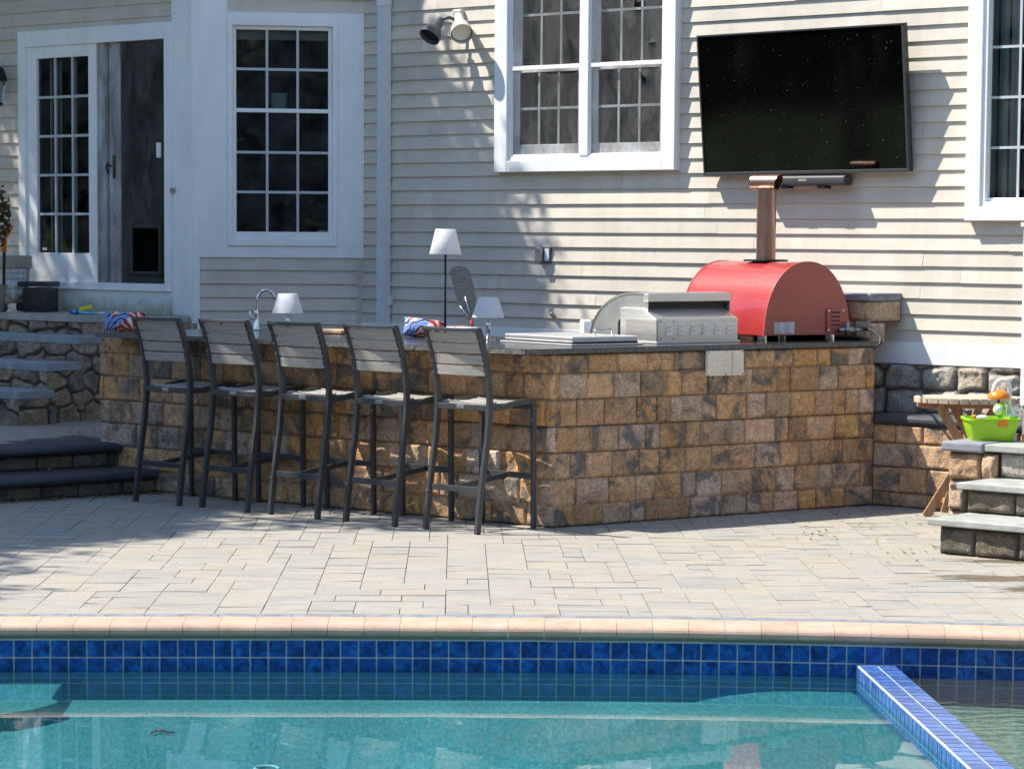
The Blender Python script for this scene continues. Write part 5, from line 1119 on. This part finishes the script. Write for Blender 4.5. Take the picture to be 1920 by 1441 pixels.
# hood: side plate shaped like a quarter disc, rolled shell between two plates
hA = CR.at(1211, 600, -.42)[0]; hB = CR.at(1364, 560, -.42)[0]; ztop = CR.at(1290, 549, -.42)[1]
m0 = .40; dep = .57
def hprof(s=1.0):
    out = [(m0, SZ1+.05), (m0, ztop-.02)]
    for k in range(0, 15):
        t = math.radians(96-k*6.6); out.append((m0+.16+(dep-.16)*math.cos(t)*1.0, SZ1+.004+(ztop-SZ1)*math.sin(t)))
    return out
hp_ = [(m0+.05, SZ1+.01), (m0+.008, SZ1+.03), (m0, SZ1+.08), (m0, ztop-.012), (m0+.02, ztop)]+[(m0+.14+(dep-.14)*math.sin(math.radians(k*9)), SZ1+.004+(ztop-SZ1-.004)*math.cos(math.radians(k*9))) for k in range(0, 11)]
MB().prism([cp(hA, z, m) for m, z in hp_], E1.to_3d()*.004).build('hood_side', 'dull_steel', gr, bevel=.0015)
MB().prism([cp(hB, z, m) for m, z in hp_], E1.to_3d()*.004).build('hood_side', 'dull_steel', gr, bevel=.0015)
mb = MB(); R_ = []
sh = hp_[4:]
for (m, z) in sh: R_.append([cp(hA-.006, z+.002, m), cp(hB+.01, z+.002, m), cp(hB+.01, z-.004, m), cp(hA-.006, z-.004, m)])
mb.rings(R_); mb.build('hood', 'steel', gr)
zs0 = CR.at(1290, 565, -m0)[1]
MB().pbox(CR, hA-.006, hB+.01, zs0, ztop-.002, -m0-.04, -m0+.008).build('hood_lip', 'steel', gr, bevel=.005)
MB().pbox(CR, hA+.01, hB-.005, zb2-.03, zs0, -m0-.30, -m0-.03).build('firebox', 'black_metal', gr)
mb = MB(); uu = hA-.004
mb.prism([cp(uu, z, m) for m, z in [(m0+.27, SZ1+.03), (m0+.285, SZ1+.05), (m0+.285, SZ1+.12), (m0+.27, SZ1+.14), (m0+.258, SZ1+.12), (m0+.258, SZ1+.05)]], E1.to_3d()*-.002); mb.build('slot', 'black_metal', gr)
MB().pbox(CR, hA+.004, gA, SZ1+.006, zb1-.005, -gF-.3, -gF+.0).build('side_panel', 'steel', gr, bevel=.004)
q_ = Vector(((1097-960)/FPX*13.7*KD, 13.7*KD)); tag(MB().box((q_.x, q_.y, SZ1+.055), (.06, .12, .11), .2).build('white_box', 'white_plastic', bevel=.012), 'small white plastic box beside the grill hood', 'box')
# ------------------------------------------------------------------ pizza oven
oF = .26; oA = CR.at(1433, 610, -oF)[0]; oB = CR.at(1593, 610, -oF)[0]; oz0 = CR.at(1510, 628, -oF)[1]; oz1 = CR.at(1515, 490, -oF)[1]; oc = (oA+oB)/2; ohw = (oB-oA)/2
po = thing('pizza_oven', 'red domed pizza oven with copper chimney on the right end of the bar', 'pizza oven', tuple(cp(oc, SZ1, oF+.5)))
print('oven', oA, oB, oz0, oz1)
def arch(hw_, z0_, z1_, n=36, ex=.94):
    out = []
    for k in range(n+1):
        t = math.pi*k/n; c_, s_ = math.cos(t), math.sin(t); out.append((-hw_*math.copysign(abs(c_)**ex, c_), z0_+(z1_-z0_)*abs(s_)**ex))
    return out
OD = .80; Ed = E1M.to_3d()
ap = arch(ohw-.006, oz0+.002, oz1-.004)
smooth_angle(MB().prism([cp(oc+u, z, oF+.014) for u, z in ap], Ed*OD).build('body', 'red_paint', po), 40)
ap2 = arch(ohw, oz0, oz1)
MB().prism([cp(oc+u, z, oF) for u, z in ap2], Ed*.014).build('end_panel', 'brick_red_paint', po, bevel=.002)
MB().prism([cp(oc+u, z, oF+.014+OD) for u, z in ap2], Ed*.012).build('end_panel', 'brick_red_paint', po, bevel=.002)
for u, m in ((oA+.03, oF+.05), (oB-.12, oF+.05), (oA+.05, oF+OD-.32), (oB-.12, oF+OD-.3)):
    q_ = cp(u, SZ1, m); MB().lathe(q_, [(.030, 0), (.030, .012), (.028, .013), (.028, oz0-SZ1)], 20).build('foot', 'chrome', po)
r_ = rect(CR, 1452, 604, 1489, 627, -oF+.003); r_ = (CR.at(1452, 615, -oF)[0], CR.at(1489, 615, -oF)[0], CR.at(1470, 626, -oF)[1], CR.at(1470, 604, -oF)[1]); um = (r_[0]+r_[1])/2
mb = MB(); mb.pbox(CR, r_[0], um-.001, r_[2], r_[3], -oF, -oF+.002); mb.pbox(CR, um+.001, r_[1], r_[2], r_[3], -oF, -oF+.0022); lb = mb.build('data_label', 'label_paper', po)
mb = MB(); rg = random.Random(4)
for side in (r_[0]+.006, um+.007):
    for k in range(8):
        z = r_[3]-.008-k*.0088; mb.pbox(CR, side, side+rg.uniform(.03, .052), z, z+.002, -oF+.0022, -oF+.0028)
mb.build('label_print', 'ink', lb)
vr = (CR.at(1549, 600, -oF)[0], CR.at(1580, 600, -oF)[0], CR.at(1565, 622, -oF)[1], CR.at(1565, 579, -oF)[1])
vb = MB().pbox(CR, vr[0], vr[1], vr[2], vr[3], -oF-.001, -oF+.012).build('vent_cover', 'brick_red_paint', po, bevel=.003)
mb = MB()
for k in range(4): mb.pbox(CR, vr[0]+.03, vr[1]-.035, vr[2]+.04+k*.026, vr[2]+.05+k*.026, -oF+.012, -oF+.0135)
mb.build('vent_slot', 'black_metal', vb)
mb = MB()
for u in (vr[0]+.008, vr[1]-.008):
    for z in (vr[2]+.012, vr[3]-.01): mb.tube([CR.pt(u, z, -oF+.012), CR.pt(u, z, -oF+.016)], .006, 8)
mb.build('screws', 'chrome', vb)
# regulator and gas hose
rg0 = cp(oB-.055, CR.at(1575, 618, -oF)[1], oF-.04)
rgm = MB(); rgm.tube([rg0-E1.to_3d()*.07, rg0-E1.to_3d()*.02], .014, 12); rgm.tube([rg0-E1.to_3d()*.02, rg0+E1.to_3d()*.05], .022, 14); rgm.tube([rg0+Vector((0, 0, .0)), rg0+Vector((0, 0, .05))], .014, 12); rgm.tube([rg0+E1.to_3d()*.05, rg0+E1.to_3d()*.12], .012, 12); rgm.tube([rg0-Vector((0, 0, .03)), rg0], .012, 12)
rgm.build('regulator', 'lock_metal', po, smooth=True)
hs = rg0+E1.to_3d()*.11; he = Vector((gnd(1641, 652, SZ1).x, gnd(1641, 652, SZ1).y, SZ1+.004))
MB().tube([hs, hs+E1.to_3d()*.07+Vector((0, 0, .002)), hs*.5+he*.5+Vector((0.03, 0, .045)), he+Vector((.03, .0, .05)), he+Vector((.03, 0, .02)), he+Vector((0, 0, -.0))], .009, 12).build('gas_hose', 'rubber', po, smooth=True)
# chimney
mch = oF+.014+OD*.5; cz0 = oz1-.006; cc = cp(oc, 0, mch); k_ = (1432-960)/FPX
t_ = (k_*cp(oc, 0, 0).y-cp(oc, 0, 0).x)/(Ed.x-k_*Ed.y); cc = cp(oc, 0, t_); print('chimney m', t_)
ztp_ = atY(1430, 356, cc.y).z
MB().box((cc.x, cc.y, cz0+.008), (.20, .20, .012), math.atan2(E1.y, E1.x)).build('flue_collar', 'black_metal', po, bevel=.002)
MB().tube([(cc.x, cc.y, cz0+.01), (cc.x, cc.y, ztp_+.01)], .062, 32).build('chimney', 'copper', po, smooth=False); smooth_angle(po.children[-1], 40)
ca = Vector((.80, -.60, 0)).normalized(); cz = ztp_+.047; r_c = .047*.95
mb = MB(); seg = 36; side_ = Vector((-ca.y, ca.x, 0)); R_ = []
cl = Vector((cc.x, cc.y, cz))
Lft = atY(1394, 345, cc.y); hl = (1432-1394)/FPX*cc.y/ca.x
Rr_ = (1470-1432)/FPX*cc.y/ca.x
def cring(r, cut_l, cut_r, t):
    out = []
    for k in range(seg):
        th = 2*math.pi*k/seg; cz_ = math.cos(th); off_ = (-hl*.62) if t == 0 else (Rr_*.62-.03*(1-cz_)/2)
        out.append(cl+ca*off_+side_*(r*math.sin(th))+Vector((0, 0, r*cz_)))
    return out
o1_ = cring(.050, 0, 0, 0); o2_ = cring(.050, 0, 0, 1); i2_ = cring(.0475, 0, 0, 1); i1_ = [p+ca*.01 for p in cring(.0475, 0, 0, 0)]
mb.rings([o1_, o2_, i2_, i1_], cap=True); smooth_angle(mb.build('chimney_cap', 'copper', po), 45)
# ------------------------------------------------------------------ wooden table at right
TY = 15.75; tl = atY(1714, 748, TY); tr2 = atY(1916, 748, TY); tcx = (tl.x+tr2.x)/2; tr_ = (tr2.x-tl.x)/2; tz = atY(1800, 740, TY).z-.01
tb = thing('folding_table', 'round slatted wooden folding table with crossed legs behind the right steps', 'table', (tcx, TY, 0))
mb = MB(); ns = 11
for k in range(ns):
    a, b_ = -tr_+2*tr_*k/ns+.003, -tr_+2*tr_*(k+1)/ns-.003; R_ = []
    # slats run front to back; each one clipped by the circle
    n = 5; top = []
    front = [(x_, -math.sqrt(max(0, tr_**2-x_**2))*.72) for x_ in np.linspace(a, b_, n)]; back = [(x_, math.sqrt(max(0, tr_**2-x_**2))*.72) for x_ in np.linspace(b_, a, n)]
    mb.cur = random.random(); mb.prism([(tcx+x_, TY+y_, tz-.034) for x_, y_ in front+back], (0, 0, .034))
mb.build('tabletop', 'table_wood', tb, bevel=.003)
MB().box((tcx-.04, TY, tz-.052), (tr_*1.5, .05, .034)).build('batten', 'leg_wood', tb, bevel=.003); MB().box((tcx-.04, TY+.14, tz-.052), (tr_*1.5, .05, .034)).build('batten', 'leg_wood', tb, bevel=.003)
def leg(p, q, w_=.026, h_=.052): return MB().sweep([p, q], w_, h_, (0, 1, 0)).build('leg', 'leg_wood', tb, bevel=.003)
f1 = gnd(1736, 968); f2 = gnd(1771, 960)
g1 = atY(1758, 757, 15.7); d1_ = atY(1808, 860, 15.9)
leg(f1, Vector((f1.x+.42, f1.y, tz-.05))); leg(f2, Vector((f2.x+.21, f2.y, tz-.05)))
leg(atY(1760, 758, 15.66), Vector((atY(1760, 758, 15.66).x+.42, 15.66, 0))); leg(atY(1787, 758, 15.9), Vector((atY(1787, 758, 15.9).x+.38, 15.9, 0)))
# ------------------------------------------------------------------ toy sink
TS = 15.0; base = atY(1855, 801, TS); bz_ = .54
ts = thing('toy_sink', 'lime green toy sink with white tap and orange mushroom on the stone step', 'toy', (base.x, TS, bz_))
s_ = FPX/TS; wt = 1.0/s_
def T(x, y, dy=0): return atY(x, y, TS+dy)
w1 = (1912-1806)/s_; w0 = (1898-1818)/s_; zc0 = bz_+.001; zc1 = T(1858, 786).z
R_ = []
for (ww, zz_, dd_) in ((w0*.96, zc0, .20), (w0, zc0+.01, .21), (w1*.93, zc1-.02, .25), (w1*.94, zc1-.004, .255), (w1, zc1, .27), (w1, zc1+.012, .27), (w1*.92, zc1+.012, .24), (w0*.9, zc0+.03, .18)):
    ring_ = []
    for k in range(32):
        t = 2*math.pi*k/32; c_, sn = math.cos(t), math.sin(t); ring_.append(Vector((base.x+.006+ww/2*math.copysign(abs(c_)**.4, c_), TS+dd_/2*math.copysign(abs(sn)**.4, sn), zz_)))
    R_.append(ring_)
MB().rings(R_).build('basin', 'lime_plastic', ts, smooth=True); smooth_angle(ts.children[-1], 50)
tp = T(1893, 790); zr = zc1+.012
MB().box((T(1895, 780).x, TS+.06, zr+.012), (.09, .08, .024)).build('tap_base', 'white_plastic', ts, bevel=.006)
x1, x0_ = T(1897, 700).x, T(1866, 700).x; ztt = T(1880, 713).z; rr2 = (x1-x0_)/2
pth = [(x1, TS+.05, zr+.02), (x1, TS+.05, ztt-rr2)]+[(x1-rr2+rr2*math.cos(t), TS+.05-.03*t/3, ztt-rr2+rr2*math.sin(t)) for t in np.linspace(.3, 2.9, 10)]+[(x0_-.006, TS+.01, T(1866, 738).z)]
MB().tube(pth, [.012]*(len(pth)-1)+[.016], 14).build('tap', 'white_plastic', ts, smooth=True)
MB().box((x1+.035, TS+.04, zr+.045), (.03, .02, .03)).build('tap_knob', 'white_plastic', ts, bevel=.006)
mz = T(1874, 746).z; mx_ = T(1874, 740).x
MB().lathe((mx_, TS+.02, mz), [(.03, -.008), (.062, -.004), (.064, .004), (.054, .028), (.03, .042), (.004, .047)], 24).build('mushroom', 'orange_plastic', ts, smooth=True); MB().tube([(mx_, TS+.02, mz-.05), (mx_, TS+.02, mz)], .006, 8).build('mushroom_stem', 'black_metal', ts)
fc = T(1873, 767); MB().ball((fc.x, TS-.02, fc.z), .038, (1, .9, 1)).build('frog', 'green_plastic', ts, smooth=True); MB().ball((fc.x-.014, TS-.045, fc.z-.002), .026, (1, .7, 1.05)).build('frog_face', 'white_plastic', ts, smooth=True)
MB().ball((fc.x+.016, TS-.02, fc.z+.036), .012).build('frog_eye', 'green_plastic', ts, smooth=True); MB().tube([(fc.x, TS-.02, fc.z-.06), (fc.x, TS-.02, fc.z-.03)], .018, 14).build('frog_neck', 'green_plastic', ts, smooth=True)
MB().box((fc.x, TS-.125, zc1-.012), (.052, .02, .042)).build('clip', 'orange_plastic', ts, bevel=.004)
MB().ball((T(1840, 787).x, TS-.02, zr), .024, (1.5, 1, .6)).build('toy_plate', 'white_plastic', ts, smooth=True); MB().ball((T(1826, 784).x, TS-.02, zr+.004), .012).build('toy_carrot', 'orange_plastic', ts, smooth=True)
# ------------------------------------------------------------------ pool things
q_ = gnd(302, 1369, FL+.012); cr = thing('dive_toy', 'small red dive toy lying on the pool floor', 'pool toy', tuple(q_)); 
MB().ball(q_, .018, (1, .6, .4)).build('toy_body', 'red_plastic', cr, smooth=True); MB().tube([q_+Vector((-.01, 0, 0)), q_+Vector((-.025, -.01, .0)), q_+Vector((-.03, -.05, .0))], .004, 8).build('toy_arm', 'red_plastic', cr); MB().tube([q_+Vector((.01, 0, 0)), q_+Vector((.03, -.03, .0)), q_+Vector((.06, -.035, .0))], .004, 8).build('toy_arm', 'black_metal', cr)
def ring(x, y, r, label):
    q = gnd(x, y, FL+.004); mb = MB(); pth = [(q.x+r*math.cos(t), q.y+r*math.sin(t), FL+.006) for t in np.linspace(0, 2*math.pi, 33)]
    return tag(mb.tube(pth, .006, 6).build('floor_drain', 'white_plastic', smooth=True), label, 'pool drain')
ring(500, 1441, .045, 'round white drain ring on the pool floor at the bottom edge')
# leaves
rg = np.random.default_rng(11); V = []; F = []; n = 0
def put(p, s, z):
    global n
    a = rg.random()*6.28; u = np.array([math.cos(a), math.sin(a), rg.normal()*.25]); v_ = np.array([-math.sin(a), math.cos(a), rg.normal()*.35]); c_ = np.array([p[0], p[1], z+.004+rg.random()*.01])
    V.extend([c_-u*s*.5, c_+v_*s*.25, c_+u*s*.5, c_-v_*s*.25]); F.append([n, n+1, n+2, n+3]); n += 4
a = gnd(0, 942).xy
for i in range(420):
    t = rg.random()*3.0; p = a+EL_*(t-1)+NLS*(abs(rg.normal())*.035+.005)
    if 960+FPX*p.x/p.y < 300: put(p, .018+.02*rg.random(), 0)
for i in range(110):
    p = p_lo[0]+(p_lo[-1]-p_lo[0])*rg.random()-NLS*(.28+abs(rg.normal())*.02); put(p, .015+.02*rg.random(), .15)
for i in range(160):
    t = rg.random()*1.1; p = gnd(285, 921).xy-WL*t+NL*(.03+abs(rg.normal())*.02); put(p, .012+.018*rg.random(), 0)
for i in range(26): q = gnd(130+50*rg.random(), 805+12*rg.random(), .305); put(q, .03, .306)
for i in range(95):
    q = gnd(1480+280*rg.random()**.7, 962+95*rg.random()**1.8, 0); put(q, .014+.022*rg.random(), 0)
for i in range(60): q = gnd(1900*rg.random(), 980+160*rg.random(), 0); put(q, .008+.012*rg.random(), 0)
o = npmesh('fallen_leaves', V, F, 'dry_leaf', fr=rg.random(len(F))); tag(o, 'scattered dry yellow and brown leaves on the pavers', 'leaves', kind='stuff')
# ------------------------------------------------------------------ trees (outside the frame: they shade the patio and stand in the reflections)
def tree(x, y, h, lobes, n, size, label, seed, group=None, r0=.16):
    t = thing('tree', label, 'tree', (x, y, 0), 0, group); rg = random.Random(seed); mb = MB()
    base = [(x, y, -.05), (x+rg.uniform(-.1, .1), y+rg.uniform(-.1, .1), h*.35), (x+rg.uniform(-.2, .2), y+rg.uniform(-.2, .2), h*.7)]
    mb.tube(base, [r0, r0*.8, r0*.5], 12)
    for (cx_, cy_, cz_, rx, ry, rz_, k) in lobes:
        s = Vector(base[1]).lerp(Vector(base[2]), rg.random()); e = Vector((cx_, cy_, cz_)); m_ = s.lerp(e, .5)+Vector((0, 0, .3)); mb.tube([s, m_, e], [r0*.4, r0*.28, r0*.1], 8)
        for _ in range(5):
            e2 = e+Vector((rg.uniform(-1, 1)*rx*.8, rg.uniform(-1, 1)*ry*.8, rg.uniform(-.6, .8)*rz_)); mb.tube([m_.lerp(e, .6), e2], [r0*.12, r0*.04], 6)
    mb.build('trunk', 'bark', t, smooth=True); Vs = []; Fs = []; Rs = []; k0 = 0
    for i, (cx_, cy_, cz_, rx, ry, rz_, k) in enumerate(lobes):
        nl = int(n*k)
        # leaves gather in clumps so light can come through between them
        g_ = np.random.default_rng(seed*31+i); ncl = max(6, nl//70); d = g_.normal(size=(ncl, 3)); d /= np.linalg.norm(d, axis=1)[:, None]; cc_ = np.array([cx_, cy_, cz_])+d*(g_.random(ncl)**.45)[:, None]*np.array([rx, ry, rz_])
        V_, F_, r_ = leafcloud(nl, (0, 0, 0), (.38, .38, .3), size, seed*7+i); idx = g_.integers(0, ncl, nl); V_ = V_.reshape(-1, 4, 3)+cc_[idx][:, None, :]; Vs.append(V_.reshape(-1, 3)); Fs.append(F_+k0); Rs.append(r_); k0 += 4*nl
    npmesh('crown', np.concatenate(Vs), np.concatenate(Fs), 'leaf', t, fr=np.concatenate(Rs)); return t
tree(-10.2, 13.6, 8.5, [(-9.9, 14.4, 7.0, 2.1, 2.3, 1.3, 1.0), (-8.4, 15.9, 7.2, 1.0, 1.2, .9, .5), (-11.4, 12.4, 7.6, 1.7, 1.7, 1.4, .7), (-9.1, 12.8, 6.9, 1.35, 1.0, .9, .6)], 40000, .11, 'broad leafy tree left of the patio casting shade over the pavers', 1)
tree(-9.9, 18.4, 8.5, [(-7.6, 18.1, 7.0, 1.5, 1.7, 1.1, 1.0), (-6.7, 20.6, 7.3, 1.3, 1.3, 1.0, .9), (-8.9, 19.6, 8.0, 1.7, 1.9, 1.2, 1.0), (-6.7, 17.2, 7.0, .7, .7, .6, .22), (-6.2, 15.9, 7.0, .9, .25, .3, .03), (-5.9, 19.0, 7.0, .7, .8, .6, .22), (-6.7, 20.1, 8.9, 1.2, .9, 1.0, .20), (-4.7, 20.2, 6.9, 1.3, .8, .7, .26), (-8.7, 22.7, 7.2, 1.6, 1.3, 1.2, .9), (-10.3, 24.2, 7.4, 1.5, 1.3, 1.2, .7), (-8.5, 16.7, 7.2, 1.0, 1.0, .9, .5)], 22000, .11, 'leafy tree beside the house casting dappled shade over the bar stools', 2)
rg = random.Random(5); protos = []
for k in range(3):
    h = 10; protos.append(tree(0, 0, h, [(0, 0, h*.68, 2.9, 2.9, h*.30, 1.1), (rg.uniform(-1, 1), rg.uniform(-1, 1), h*.38, 2.9, 2.9, h*.26, 1.0), (rg.uniform(-1, 1), rg.uniform(-1, 1), h*.13, 2.7, 2.7, h*.14, .8)], 10000, .36, 'dense garden tree of the belt around the lawn beyond the pool', 20+k, 'trees around the lawn', .2))
i = 0
for (x, y) in ((-24, 20), (-24.5, 15.5), (-24, 11), (-23.5, 6.5), (-22.5, 2), (-20, -2.5), (-17, -6.5), (-13, -9.5), (-8.5, -11.5), (-4, -12.5), (.5, -13), (5, -12.5), (9.5, -11), (13.5, -8.5), (17, -5), (19.5, -1), (21, 3.5), (22, 8), (23, 13), (-19, 24), (24, 18)):
    t = protos[i] if i < 3 else copy_tree(protos[i % 3]); t.location = (x, y, 0); t.rotation_euler = (0, 0, rg.uniform(0, 6)); t['label'] = protos[0]['label']; t.scale = (1, 1, rg.uniform(.62, .74)); i += 1
    t = copy_tree(protos[(i+1) % 3]); t.location = (x*1.13+1.2, y*1.13+2.0, 0); t.rotation_euler = (0, 0, rg.uniform(0, 6)); t.scale = (1, 1, rg.uniform(.75, .85))
bpy.context.scene.render.engine = 'CYCLES'
bpy.context.scene.cycles.max_bounces = 8; bpy.context.scene.cycles.transparent_max_bounces = 16
